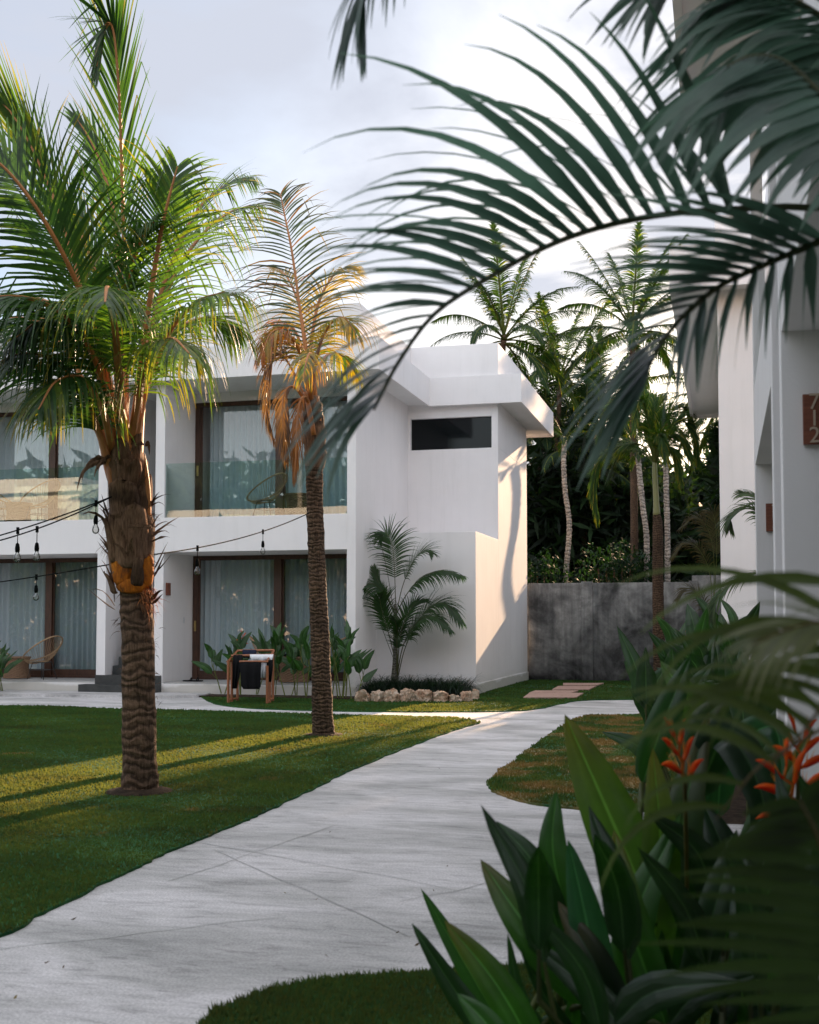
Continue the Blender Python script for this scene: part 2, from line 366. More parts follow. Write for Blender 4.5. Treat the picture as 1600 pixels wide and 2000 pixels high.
def frond(mb, ctrl, n=55, Ln=.8, Wd=.03, fwd=38, lift=12, droop=.7, up=(0, 0, 1), t0=.18, r=None, cols=((.05, .1, .02), (.05, .1, .02)), rad=(.03, .004),
          kink=0, segs=5, jit=.12, prof=None, sides=(1, -1), sheathc=None, both=None, flat=.6, fgrow=28, gap=0, fold=0.0, plum=0, rach=(.10, .12, .03)):
    """one feather leaf: rachis (slot 1) with n leaflets a side (slot 0)"""
    r = r or random.Random(1)
    P = spline(ctrl, 40); up = Vector(up)
    mb.tube(P, [rad[0] * (1 - i / 39) ** .8 + rad[1] for i in range(40)], 6, 1, rach, flat=flat)
    for i in range(n):
        t = t0 + (1 - t0) * (i + .5) / n
        if r.random() < gap: continue
        k = t * 39; j = min(int(k), 38); fr_ = k - j
        p = P[j].lerp(P[j + 1], fr_); T = (P[j + 1] - P[j]).normalized()
        S = T.cross(up)
        if S.length < .05: S = T.cross(Vector((.2, 1, 0)))
        S.normalize(); Nn = S.cross(T)
        tt = (t - t0) / (1 - t0)
        lp = prof(tt) if prof else (.55 + 1.3 * tt) if tt < .33 else (1.0 - .72 * ((tt - .33) / .67) ** 1.6)
        for s in sides:
            a = R(fwd + fgrow * tt + r.gauss(0, 1) * 60 * jit * .3); lf = R(lift + r.gauss(0, 1) * 60 * jit * .5)
            if plum: lf = R(r.uniform(-plum, plum))
            d = S * s * math.cos(a) * math.cos(lf) + T * math.sin(a) + Nn * math.sin(lf) * math.cos(a)
            c0 = hcol(cols[0], r); c1 = hcol(cols[1], r)
            if both and r.random() < both[0]: c0, c1 = hcol(both[1], r), hcol(both[2], r)
            leaflet(mb, p.copy(), d, Nn, Ln * lp * r.uniform(.85, 1.12), Wd * r.uniform(.8, 1.15), droop * r.uniform(.6, 1.4), r, segs, kink, (c0, c1), 0, fold)
    return mb
def build_frond(parent, *a, leafm=None, rachm=None, name='frond', **k):
    mb = MB(); frond(mb, *a, **k)
    return mb.build(name, [leafm or LEAF, rachm or leafm or LEAF], parent, recalc=False)
GRN = (.055, .115, .022); GRD = (.028, .07, .018); YEL = (.30, .20, .02); BRN = (.15, .07, .03); ORG = (.36, .12, .02); LIM = (.10, .16, .02); DRY = (.26, .19, .12)

# ================================================================== GROUND
def sheet(name, pts, z, mats, skirt=0.0, label=None, kind='structure'):
    mb = MB(); P = [Vector((p[0], p[1], z)) for p in pts]
    tris = tessellate_polygon([P]); mb.add(P, [tuple(t) for t in tris])
    if skirt:
        n = len(P); lo = [Vector((p.x, p.y, z - skirt)) for p in P]
        mb.add(P + lo, [(i, (i + 1) % n, n + (i + 1) % n, n + i) for i in range(n)])
    o = mb.build(name, mats); tag(o, label, kind=kind); return o
def sm(pxs, per=5, closed=False):
    """smooth outline through points marked on the ground"""
    p = [G(*q) for q in pxs]; n = (len(p) - 1) * per * 4 + 1; q = spline(p, n)
    return [v + Vector((noise.noise(v * 3.1), noise.noise(v * 2.7 + Vector((9, 0, 0))), 0)) * (.035 if 0 < i < n - 1 else 0) + Vector((noise.noise(v * 11), noise.noise(v * 12 + Vector((9, 0, 0))), 0)) * (.018 if 0 < i < n - 1 else 0) for i, v in enumerate(q)]
sheet('ground', [(-400, -400), (400, -400), (400, 900), (-400, 900)], -.05, SOIL)
sheet('path', [(-22, -4), (.6, -4), (.6, 24), (-22, 24)], 0, PATH, .04)
E1 = sm([(937, 1413), (850, 1441), (700, 1501), (560, 1569), (500, 1596), (380, 1645), (250, 1705), (0, 1832)], 6)
E1b = sm([(0, 1380), (120, 1382), (230, 1386), (420, 1390), (520, 1393), (650, 1397), (760, 1399), (850, 1402), (905, 1405), (937, 1413)], 4)
lawn1 = [Vector(p) for p in E1] + [Vector((-4.6, 2.6, 0)), Vector((-6, -3, 0)), Vector((-21, -3, 0)), Vector((-21, 18.7, 0))] + E1b[:-1]
E2 = sm([(405, 1370), (425, 1377), (450, 1381), (500, 1385), (575, 1388), (662, 1390), (735, 1391), (850, 1391.5), (1000, 1390), (1060, 1384), (1100, 1375), (1150, 1368.5), (1285, 1367)], 4)
lawn2 = E2 + [Vector((.55, 21.5, 0)), Vector((.55, 30.05, 0)), Vector((-4.77, 30.05, 0)), Vector((-4.77, 23.53, 0)), Vector((-6.85, 23.53, 0)), Vector((-6.85, 22.1, 0)), Vector((-10.0, 22.1, 0))]
E3 = sm([(1290, 1396), (1200, 1397.5), (1150, 1399), (1118, 1408), (1090, 1425), (1040, 1460), (1000, 1490), (965, 1515), (953, 1535), (965, 1550), (1010, 1564), (1060, 1574), (1150, 1584), (1230, 1588)], 5)
lawn3 = E3 + [Vector((-.25, 9.6, 0)), Vector((-.25, 18.4, 0))]
E4 = sm([(330, 2060), (395, 2000), (440, 1965), (520, 1938), (600, 1924), (700, 1913), (800, 1905), (1000, 1895), (1200, 1893), (1400, 1900)], 5)
lawn4 = E4 + [Vector((.28, 4.6, 0)), Vector((.28, -3, 0)), Vector((-3.2, -3, 0)), Vector((-2.9, 2.4, 0))]
LAWNS = [('lawn', lawn1, GR_S, GR_B, 'main lawn'), ('lawn', lawn2, GR_S, GR_B, ''), ('lawn', lawn3, GD_S, GD_B, ''), ('lawn', lawn4, GR_S, GR_B, '')]
for nm, poly, ms_, _, _ in LAWNS: sheet(nm, poly, .016, ms_, .03)
# planting soil beds
sheet('soil_bed', [(-.62, 6.9), (.28, 6.9), (.28, 18.1), (-.24, 18.1), (-.3, 13)], .03, SOIL, .03)
sheet('soil_bed', [(-10.0, 21.55), (-6.7, 21.35), (-6.3, 22.1), (-4.9, 22.45), (-4.76, 23.55), (-6.82, 23.56), (-6.82, 22.12), (-10.0, 22.12)], .035, SOIL, .03)
# joints scored across the path
mb = MB()
for a, b in (((360, 1640), (900, 1740)), ((0, 1855), (560, 1790)), ((420, 1662), (800, 1830)), ((780, 1762), (1080, 1700)), ((660, 1611), (330, 1722))):
    A, B = G(*a), G(*b); n_ = 14
    dd = (B - A); pr = Vector((-dd.y, dd.x, 0)).normalized()
    ctr = [A.lerp(B, i / (n_ - 1)) + pr * .035 * noise.noise(Vector((i * .35, a[0] * .1, 0))) for i in range(n_)]
    vs = []
    for i, c in enumerate(ctr):
        ww = .0035 * (0.6 + .6 * random.Random(i + a[0]).random()); vs += [c + pr * ww + Vector((0, 0, .004)), c - pr * ww + Vector((0, 0, .004))]
    mb.add(vs, [(2 * i, 2 * i + 1, 2 * i + 3, 2 * i + 2) for i in range(n_ - 1)])
tag(mb.build('path_joints', JOINT), kind='structure')
# raised walkway slab in front of the terraces
mb = MB(); ed = spline([(-9.75, 22.12, 0), (-9.7, 21.6, 0), (-10.2, 21.15, 0), (-11.2, 21.0, 0), (-15, 20.9, 0), (-22, 20.9, 0)], 24)
P = [Vector((p.x, p.y, .055)) for p in ed] + [Vector((-22, 22.13, .055))]
mb.add(P, [tuple(t) for t in tessellate_polygon([P])]); k = len(P)
mb.add(P + [Vector((p.x, p.y, 0)) for p in P], [(i, (i + 1) % k, k + (i + 1) % k, k + i) for i in range(k)])
tag(mb.build('walkway', PATH), kind='structure')

# ---- grass blades as ground cover
def inpoly(px, py, poly):
    x = np.array([p[0] for p in poly]); y = np.array([p[1] for p in poly]); n = len(x); res = np.zeros(len(px), bool); j = n - 1
    for i in range(n):
        c = ((y[i] > py) != (y[j] > py)) & (px < (x[j] - x[i]) * (py - y[i]) / (y[j] - y[i] + 1e-12) + x[i]); res ^= c; j = i
    return res
def blades(name, poly, m_, seed, dens=1.0, ymax=99, h0=.023):
    rg = np.random.default_rng(seed); x0 = min(p[0] for p in poly); x1 = max(p[0] for p in poly); y0 = min(p[1] for p in poly); y1 = min(ymax, max(p[1] for p in poly))
    X = []; Y = []
    ys = np.linspace(y0, y1, 60)
    for a, b in zip(ys[:-1], ys[1:]):
        yc = max(1.5, (a + b) / 2)
        if yc < 2.6: continue
        xl = max(x0, -.62 * yc - 1.3); xr = min(x1, .075 * yc + 1.2)
        if xr <= xl: continue
        rho = 7000 * min(1.5, (6.5 / yc) ** 1.75) * dens; k = int(rho * (b - a) * (xr - xl)); X.append(rg.uniform(xl, xr, k)); Y.append(rg.uniform(a, b, k))
    X = np.concatenate(X); Y = np.concatenate(Y); q = inpoly(X, Y, poly); X = X[q]; Y = Y[q]; k = len(X)
    dist = np.hypot(X, Y); wd = np.clip(.0009 * dist, .003, .02) * rg.uniform(.6, 1.3, k)
    patch = .75 + .35 * np.sin(X * 1.7 + 1.3 * np.sin(Y * 1.1)) * np.sin(Y * 2.1 + X)
    h = h0 * rg.uniform(.5, 1.35, k) * patch * np.clip(dist / 12, 1, 1.25); th = rg.uniform(0, 2 * np.pi, k); th2 = rg.uniform(0, 2 * np.pi, k); ln = rg.uniform(.1, .9, k) * h
    V = np.zeros((k, 3, 3)); dx = np.cos(th) * wd; dy = np.sin(th) * wd
    V[:, 0] = np.stack([X - dx, Y - dy, np.full(k, .012)], 1); V[:, 1] = np.stack([X + dx, Y + dy, np.full(k, .012)], 1)
    V[:, 2] = np.stack([X + np.cos(th2) * ln, Y + np.sin(th2) * ln, .016 + h], 1)
    me = bpy.data.meshes.new(name); me.vertices.add(3 * k); me.vertices.foreach_set('co', V.ravel()); me.loops.add(3 * k)
    me.loops.foreach_set('vertex_index', np.arange(3 * k)); me.polygons.add(k); me.polygons.foreach_set('loop_start', np.arange(0, 3 * k, 3)); me.polygons.foreach_set('loop_total', np.full(k, 3))
    me.materials.append(m_); me.update(calc_edges=True)
    o = bpy.data.objects.new(name, me); COL.objects.link(o); tag(o, None, None, kind='stuff'); return o
for i, ((nm, poly, _, mb_, _), d, lb) in enumerate(zip(LAWNS, (1.0, 1.0, 1.0, 2.2), ('mown green grass of the large lawn left of the path', 'strip of mown grass in front of the rocks and terraces', 'patchy tan and green grass right of the path bend', 'dark green grass in the bottom foreground below the path'))):
    o = blades('grass', poly, mb_, 5 + i, d); o['label'] = lb; o['category'] = 'grass'

# ================================================================== MAIN VILLA
def boxes(name, lst, m_, parent, bevel=.0):
    mb = MB()
    for b in lst: mb.box(*b)
    return mb.build(name, m_, parent, bevel=bevel)
class Loc:
    """local frame of a terrace row: u along the facade from its end, v inward"""
    def __init__(s, fu): s.fu = fu
    def box(s, mb, u0, u1, v0, v1, z0, z1, mat=0):
        (xa, ya), (xb, yb) = s.fu(u0, v0), s.fu(u1, v1)
        mb.box(min(xa, xb), max(xa, xb), min(ya, yb), max(ya, yb), z0, z1, mat)
    def p(s, u, v, z): x, y = s.fu(u, v); return Vector((x, y, z))
def stairs(loc, parent, u0, u1):
    mb = MB()
    loc.box(mb, u0 - .18, u1 + .42, -.30, -.014, 0.0, .20); loc.box(mb, u0 - .18, u1 + .21, -.014, .012, 0.0, .38); loc.box(mb, u0 + .001, u1 - .001, .012, 2.9, 0.0, .38)
    for i in range(8): loc.box(mb, u0 + .002, u1 - .04 - .125 * i, .25 + .01 * i, 2.8 - .01 * i, .38, .38 + .18 * (i + 1))
    return mb.build('staircase', STONEB, parent)
def glazing(loc, parent, u0, u1, v, z0, z1, tall_bottom=.13, handle=True, mid=None):
    """a sliding door: frame with two panes; panes and handle are its parts"""
    mb = MB(); fw = .07; mid = mid if mid else (u0 + u1) / 2; d0, d1 = v - .03, v + .05
    loc.box(mb, u0, u1, d0, d1, z1 - .09, z1)
    loc.box(mb, u0, u1, d0, d1, z0, z0 + .05)
    loc.box(mb, u0, u0 + fw, d0, d1, z0 + .05, z1 - .09); loc.box(mb, u1 - .12, u1, d0, d1, z0 + .05, z1 - .09); loc.box(mb, mid - .075, mid + .075, d0 - .02, d1, z0 + .05, z1 - .09)
    for a, b, dd in ((u0 + fw, mid - .075, .01), (mid + .075, u1 - .12, .0)):
        loc.box(mb, a, b, v - .01 + dd, v + .03 + dd, z0 + .05, z0 + .05 + tall_bottom)
        loc.box(mb, a, a + .035, v - .01 + dd, v + .03 + dd, z0 + .05 + tall_bottom, z1 - .09); loc.box(mb, b - .035, b, v - .01 + dd, v + .03 + dd, z0 + .05 + tall_bottom, z1 - .09)
    fr = mb.build('sliding_door', WOODD, parent, bevel=.004)
    for a, b in ((u0 + fw + .035, mid - .11), (mid + .11, u1 - .155)):
        mb = MB(); q = [loc.p(a, v + .012, z0 + .05 + tall_bottom), loc.p(b, v + .012, z0 + .05 + tall_bottom), loc.p(b, v + .012, z1 - .09), loc.p(a, v + .012, z1 - .09)]
        mb.add(q, [(0, 1, 2, 3)]); g = mb.build('pane', GLASS, None); g.parent = fr; 
        o_ = org(fr)
        for vt in g.data.vertices: vt.co -= o_
    if handle:
        mb = MB(); loc.box(mb, u1 - .085, u1 - .045, d0 - .025, d0 - .002, z0 + 1.0, z0 + 1.22); loc.box(mb, u1 - .075, u1 - .055, d0 - .05, d0 - .025, z0 + 1.08, z0 + 1.18)
        h = mb.build('handle', BRASS, fr, bevel=.004)
    return fr
def curtain(loc, u0, u1, v, z0, z1, label, seed, open_at=None, part_=None):
    r = random.Random(seed); mb = MB(); n = int((u1 - u0) * 90); vs = []; ph = 0
    us = []; u = u0
    for i in range(n + 1):
        u = u0 + (u1 - u0) * i / n
        ph += (u1 - u0) / n * (46 + 18 * noise.noise(Vector((u * 1.3, seed, 0))))
        for z in (z0, (z0 + z1) / 2, z1):
            k = (z - z0) / (z1 - z0); amp = .045 + .02 * noise.noise(Vector((u * 2, seed, 5)))
            vs.append(loc.p(u, v + amp * math.sin(ph + .5 * (1 - k) * noise.noise(Vector((u * 3, seed, z)))) * (.65 + .35 * (1 - k)), z))
    fs = [(3 * i + j, 3 * i + 3 + j, 3 * i + 4 + j, 3 * i + 1 + j) for i in range(n) for j in (0, 1)]
    mb.add(vs, fs); o = mb.build('curtain', CURT, None, smooth=True, recalc=False); tag(o, label, 'curtain', 'sheer curtains behind the glass doors'); return o
def room(loc, parent, u0, u1, v, z0, z1):
    """plain interior behind a glazed bay"""
    mb = MB(); loc.box(mb, u0, u1, v + 2.3, v + 2.4, z0, z1)
    loc.box(mb, u0, u1, v + .06, v + 2.3, z0 - .02, z0 + .01)
    return mb.build('room_wall', ROOMM, parent)
def terrace_row(loc, parent, rec, bays, uend, depth=3.95, ztop=6.30):
    """pillars, slabs, decks, glass rails, doors of one row of terrace flats"""
    mb = MB(); dk = MB()
    u = 0.0; spans = []; u_ = .18
    loc.box(mb, 0, .18, 0, depth, 0, ztop)
    for b in range(bays):
        a0 = u_; a1 = a0 + 3.82; loc.box(mb, a1, a1 + .2, 0, depth, .0, ztop); spans.append((a0, a1)); b0 = a1 + .2; b1 = b0 + rec
        spans.append((b0, b1, 'r')); loc.box(mb, b1, b1 + .2, 0, depth, .0, ztop); u_ = b1 + .2
        if b1 > uend: break
    bands = MB()
    for s in spans:
        if len(s) == 2:
            a0, a1 = s
            loc.box(mb, a0, a1, 0.004, 1.50, 2.83, 3.52)                       # balcony slab with solid kerb
            loc.box(mb, a0, a1, 1.50, depth, 2.83, 3.50)
            loc.box(mb, a0, a1, 1.40, 1.52, 6.08, ztop)                        # lintel over the upper door
            loc.box(mb, a0, a1, depth - .1, depth, 0, 2.83); loc.box(mb, a0, a1, depth - .1, depth, 3.52, ztop)
            loc.box(mb, a0, a1, .006, .05, 0.0, .22)
            loc.box(dk, a0, a1, .05, 1.36, .0, .25)
        else:
            loc.box(mb, s[0], s[1], 3.0, 3.1, 0, ztop); stairs(loc, parent, s[0], s[1])
    mb.build('wall', WHITE, parent, bevel=.006); dk.build('deck', DECKT, parent)
    for s in spans:
        if len(s) == 3: continue
        a0, a1 = s
        glazing(loc, parent, a0 + .003, a1 - .003, 1.41, .25, 2.825)
        glazing(loc, parent, a0 + .003, a1 - .003, 1.46, 3.522, 6.078, .06)
        room(loc, parent, a0, a1, 1.41, .25, 2.82); 
        g = MB(); loc.box(g, a0 + .004, a1 - .004, .055, .067, 3.52, 4.61); g.build('glass_railing', RAILG, parent)
    return spans
villa = thing('white_villa', 'long two storey white plastered villa with flat roof and balconies behind the lawn', 'building', (-6.8, 22.14, 0))
ML = Loc(lambda u, v: (-6.797 - u, 22.14 + v))
sp = terrace_row(ML, villa, 1.06, 2, 9)
# wing: lower block, upper volume with slot window
XR, YB, YU = -4.755, 23.577, 26.094
mb = MB()
mb.box(-6.85, XR, YB, YU, .0, 3.241)
mb.box(-6.85, XR, YU, 30.08, 0, 5.275)
mb.box(-6.85, -6.738, YU, 30.08, 5.275, 6.30); mb.box(-4.90, XR, YU, 30.08, 5.275, 6.30); mb.box(-6.738, -4.90, YU, 30.08, 5.978, 6.30)
mb.box(-6.738, -4.90, YU + .5, 30.08, 5.275, 5.978)
mb.build('wall', WHITE, villa, bevel=.006)
mb = MB(); mb.box(-6.79, XR + .022, YB - .022, YB, 0, .22); mb.box(XR, XR + .022, YB, 30.08, 0, .22); mb.build('plinth', WHITE2, villa, bevel=.005)
mb = MB(); mb.box(-6.738, -4.90, YU + .10, YU + .12, 5.275, 5.978); mb.box(-6.14, -5.36, YU + .09, YU + .10, 5.275, 5.83)
wn = mb.build('slot_window', DARKG, villa)
def roof(parent, lips, slabs, pars):
    boxes('fascia', lips, WHITE, parent, .005); boxes('soffit', slabs, WHITE2, parent); boxes('parapet', pars, WHITE, parent, .005)
zb, zt, zp = 6.21, 6.84, 7.56; e = .07
roof(villa, [(-19, -6.244, 21.81, 21.81 + e, zb, zt), (-6.244 - e, -6.244, 21.81 + e, 25.857, zb, zt), (-6.244 - e, -4.193, 25.857, 25.857 + e, zb, zt), (-4.193 - e, -4.193, 25.857 + e, 30.95, zb, zt), (-19, -4.193 - e, 30.95 - e, 30.95, zb, zt), (-19, -19 + e, 21.81 + e, 30.95 - e, zb, zt)],
     [(-19 + e, -6.244 - e, 21.81 + e, 30.95 - e, 6.28, 6.82), (-6.244 - e, -4.193 - e, 25.857 + e, 30.95 - e, 6.28, 6.82)],
     [(-18.6, -6.695, 22.0, 30.7, zt, zp), (-6.695, -4.72, 25.95, 30.7, zt, zp)])
boxes('wall', [(-18.7, -18.5, 22.14, 30.08, 0, 6.28), (-18.5, -6.98, 26.2, 26.3, 0, 6.28)], WHITE, villa)
curtain(ML, .2, 2.02, 1.62, .32, 2.8, 'blue grey curtain behind the lower glass door, right half', 1)
curtain(ML, 2.12, 3.92, 1.62, .32, 2.8, 'blue grey curtain behind the lower glass door, beside the brass handle', 2)
curtain(ML, .2, 3.75, 1.66, 3.56, 6.05, 'blue grey curtain behind the upper balcony door with the reflected treeline', 3)
curtain(ML, 5.5, 9.1, 1.62, .32, 2.8, 'blue grey curtain behind the lower door at the left edge of the photo', 4)
curtain(ML, 5.5, 9.1, 1.66, 3.56, 6.05, 'blue grey curtain behind the upper balcony at the left edge, with the hoop chairs', 5)
# small fittings on the recess wall beside the door
def plaque(name, parent_lab, c, ax, w_, h_, text, tsize, lab, offs=.0, flip=False):
    """wooden number board; ax = direction the face looks to"""
    t = thing(name, lab, 'sign', c)
    ax = Vector(ax); hz = Vector((0, 0, 1)).cross(ax).normalized()
    mb = MB(); th = .03
    vs = [Vector(c) + hz * sx * w_ / 2 + Vector((0, 0, sz * h_ / 2)) + ax * d for d in (0, th) for sz in (-1, 1) for sx in (-1, 1)]
    mb.add(vs, [(0, 2, 3, 1), (4, 5, 7, 6), (0, 1, 5, 4), (2, 6, 7, 3), (0, 4, 6, 2), (1, 3, 7, 5)])
    mb.build('board', WOODP, t, bevel=.003)
    for i, ch in enumerate(text):
        fc = bpy.data.curves.new('digit', 'FONT'); fc.body = ch; fc.size = tsize; fc.extrude = .003; fc.align_x = 'CENTER'; fc.align_y = 'CENTER'
        fo = bpy.data.objects.new('digit', fc); COL.objects.link(fo); bpy.context.view_layer.update()
        me = bpy.data.meshes.new_from_object(fo.evaluated_get(bpy.context.evaluated_depsgraph_get())); bpy.data.objects.remove(fo)
        me.materials.clear(); me.materials.append(NUM); o = bpy.data.objects.new('digit', me); COL.objects.link(o); o.parent = t
        mt = Matrix((hz, Vector((0, 0, 1)), ax)).transposed().to_4x4(); mt.translation = ax * (th + .002) + Vector((0, 0, (len(text) - 1) / 2 * tsize * .74 - i * tsize * .74)) - hz * offs
        o.matrix_local = mt
    return t

# ================================================================== RIGHT ROW OF VILLAS
rv = thing('white_villa', 'nearer white villa row along the right edge, with room number boards and raised balconies', 'building', (.285, 11.45, 0))
RL = Loc(lambda u, v: (.285 + v, 11.45 - u))
mb = MB()
RL.box(mb, 0, .2, 0, 3.95, 0, 3.52)          # end wall, ground floor
RL.box(mb, 0, .2, 0, .10, 3.52, 6.30)        # slim end post upstairs
RL.box(mb, 0, .2, 1.5, 3.95, 3.52, 6.30)
RL.box(mb, .2, 4.02, .004, 3.9, 2.83, 3.52)
for a in (4.02, 5.1): RL.box(mb, a, a + .2, 0, 3.95, 0, 6.30)
RL.box(mb, 5.3, 8.9, .004, 3.9, 2.83, 3.52); RL.box(mb, 8.9, 9.1, 0, 3.95, 0, 6.30)
RL.box(mb, 4.22, 5.1, 3.0, 3.1, 0, 6.30)
for a, b in ((.2, 4.02), (5.3, 8.9)): RL.box(mb, a, b, 3.85, 3.95, 0, 2.83); RL.box(mb, a, b, 3.9, 3.95, 3.52, 6.3); RL.box(mb, a, b, .006, .05, 0, .22); RL.box(mb, a, b, 1.40, 1.52, 6.08, 6.3)
mb.build('wall', WHITE, rv, bevel=.005)
mb = MB(); RL.box(mb, .2, 4.02, .05, 1.36, 0, .25); RL.box(mb, 5.3, 8.9, .05, 1.36, 0, .25); mb.build('deck', DECKT, rv)
mb = MB(); RL.box(mb, 4.22, 5.1, .02, .30, 0, .40)
for i in range(7): RL.box(mb, 4.22, 5.1, .30 + i * .28, .58 + i * .28, 0, .58 + .18 * i)
mb.build('staircase', STONEB, rv)
for a, b in ((.2, 4.02), (5.3, 8.9)):
    glazing(RL, rv, a + .003, b - .003, 1.41, .25, 2.825); glazing(RL, rv, a + .003, b - .003, 1.46, 3.522, 6.078, .06); room(RL, rv, a, b, 1.41, .25, 2.82)
    g = MB(); RL.box(g, a + .004, b - .004, .055, .067, 3.52, 4.61); g.build('glass_railing', RAILG, rv)
roof(rv, [(-.325, -.325 + e, 2.0, 12.0, zb, zt), (-.325 + e, 5.5, 12.0 - e, 12.0, zb, zt), (-.325 + e, 5.5, 2.0, 2.0 + e, zb, zt)],
     [(-.325 + e, 5.5, 2.0 + e, 12.0 - e, 6.28, 6.82)], [(.15, 5.5, 2.2, 11.6, zt, zp)])
sheet('paving', [(-.02, 6.2), (.284, 6.2), (.284, 8.6), (-.02, 8.6)], .045, PATH, .05)
va = thing('white_villa', 'plain white villa block beyond the near row, its wide roof overhang above the garden wall', 'building', (-.04, 18.15, 0))
boxes('wall', [(-.04, 6, 18.15, 28.5, 0, 6.30)], WHITE, va, .006)
roof(va, [(-.70, -.70 + e, 17.61, 29.0, zb, zt), (-.70 + e, 6, 17.61, 17.61 + e, zb, zt), (-.70 + e, 6, 29.0 - e, 29.0, zb, zt)],
     [(-.70 + e, 6, 17.61 + e, 29.0 - e, 6.28, 6.82)], [(-.06, 6, 18.6, 28.4, zt, zp)])
_c = atY(1590, 820, 6.145)
plaque('room_sign', None, (_c.x, 6.145, _c.z), (0, -1, 0), .105, .245, '712', .11, 'dark wooden room board reading 712 on the near right wall', 0)
_c = atY(1512, 1011, 11.245)
plaque('room_sign', None, (_c.x, 11.245, _c.z), (0, -1, 0), .14, .25, '711', .10, 'small wooden room board half hidden behind the white pillar', 0)
plaque('room_sign', None, (-10.79, 22.32, 2.10), (1, 0, 0), .17, .25, '', .07, 'small wooden board on the terrace side wall beside the string lights')
mb = MB(); mb.box(-10.797, -10.785, 23.05, 23.13, 1.42, 1.54); tag(mb.build('light_switch', SWITCH, None, bevel=.003), 'white switch plate on the terrace side wall left of the glass door', 'switch')

# ================================================================== GARDEN WALL
gw = thing('garden_wall', 'tall stained grey cement wall closing the garden between the villas', 'wall', (-2, 30.2, 0))
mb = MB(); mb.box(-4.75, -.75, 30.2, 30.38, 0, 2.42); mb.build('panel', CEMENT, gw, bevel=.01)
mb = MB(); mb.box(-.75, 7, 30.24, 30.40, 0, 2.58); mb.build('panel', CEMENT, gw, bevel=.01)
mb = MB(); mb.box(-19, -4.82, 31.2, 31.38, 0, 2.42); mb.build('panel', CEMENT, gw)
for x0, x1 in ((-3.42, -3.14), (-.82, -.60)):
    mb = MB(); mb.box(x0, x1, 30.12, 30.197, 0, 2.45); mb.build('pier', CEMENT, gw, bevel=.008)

# ================================================================== PAVERS AND ROCKS
for i, (a, b, lb) in enumerate((((1022, 1140, 1358, 1366.5), 0, 'nearest pink sandstone stepping slab by the white block'), ((1033, 1130, 1353, 1357.5), 0, 'second pink stepping slab, just behind the nearest one'),
                                ((1078, 1165, 1344, 1350.5), 0, 'third sandstone stepping slab, further back and right'), ((1100, 1180, 1338, 1342), 0, 'farthest dark stepping slab at the foot of the cement wall'))):
    x0, x1, y0, y1 = a; mb = MB(); P0 = [G(x0 + (6 if i < 3 else 0) * 2, y0 + 0), G(x1, y0), G(x1 - 14, y1), G(x0, y1)]
    mb.add([p + Vector((0, 0, zz)) for zz in (.015, .05) for p in P0], [(0, 1, 2, 3), (4, 5, 6, 7), (0, 1, 5, 4), (1, 2, 6, 5), (2, 3, 7, 6), (3, 0, 4, 7)])
    o = mb.build('stepping_stone', STONE, None, bevel=.008); tag(o, lb, 'stepping stone', 'stepping slabs across the grass')
rl = ['leftmost coral rock edging the grass bed, beside the heliconia stems', 'second coral rock from the left, pale and rounded', 'third coral rock from the left, peaked like a tent', 'fourth coral rock from the left with a dark pit', 'grey jagged fifth coral rock in the middle of the row', 'sixth coral rock from the left, broad and pale',
      'low reddish seventh coral rock', 'eighth coral rock, just left of the small end rock', 'small ochre end rock at the right corner of the bed']
for i, (x, wd_, hh) in enumerate(((707, 27, 19), (738, 25, 17), (766, 31, 19), (797, 30, 19), (828, 29, 20), (859, 30, 17), (887, 25, 13), (911, 22, 16), (929, 15, 18))):
    c = G(x, 1372 - (4 if i == 8 else 0) - (1 if i == 7 else 0)); s = wd_ / 2 / 103 * .88; hz_ = hh / 103
    bm = bmesh.new(); bmesh.ops.create_icosphere(bm, subdivisions=4, radius=1); r = random.Random(i * 7 + 1); off = Vector((r.random() * 50, r.random() * 50, i * 9))
    for v in bm.verts:
        d = v.co.normalized(); k = 1 + .34 * noise.noise(d * 1.1 + off) + .26 * noise.noise(d * 2.8 + off) + .10 * noise.noise(d * 6 + off) + .05 * noise.noise(d * 14 + off)
        d = Vector((max(-.78, min(.78, d.x)), max(-.75, min(.75, d.y)), max(-.6, min(.72, d.z))))
        pk = 1.15 - .45 * abs(d.x) * 1.1 if i in (0, 2, 3) else 1
        v.co = Vector((d.x * s * k * 1.3, d.y * s * k * 1.1, d.z * hz_ * k * .98 * pk))
    me = bpy.data.meshes.new('rock'); bm.to_mesh(me); bm.free(); me.materials.append(ROCK); o = bpy.data.objects.new('rock', me); COL.objects.link(o)
    o.location = (c.x, c.y, hz_ * (.30, .45, .40, .5, .38, .45, .34, .42, .4)[i]); o.rotation_euler = (0, 0, (.3, -.5, .1, .8, -.2, .4, -.7, .2, 0)[i]); tag(o, rl[i], 'rock', 'coral rocks edging the grass bed')
# mondo grass clump
def tuftgrass(name, pts_fn, n, h, wd, seed, col, label, cat='grass'):
    r = random.Random(seed); mb = MB()
    for i in range(n):
        p = pts_fn(r); th = r.uniform(0, 6.28); hh = h * r.uniform(.5, 1.25)
        d = Vector((math.cos(th) * .5, math.sin(th) * .5, 1.0)); leaflet(mb, p, d, Vector((math.cos(th), math.sin(th), .2)), hh, wd, r.uniform(1.2, 3.0), r, 5, 0, (hcol(col, r, .4), hcol(col, r, .4)))
    o = mb.build(name, LEAFN, None, recalc=False); return tag(o, label, cat, kind='stuff')
def mondo(r):
    x = r.uniform(-6.72, -4.85); return Vector((x, r.uniform(22.55 if x > -6.3 else 22.35, 23.45), .03))
tuftgrass('mondo_grass', mondo, 4600, .66, .011, 3, (.012, .028, .016), 'dark fine leaved mondo grass spilling behind the coral rocks')

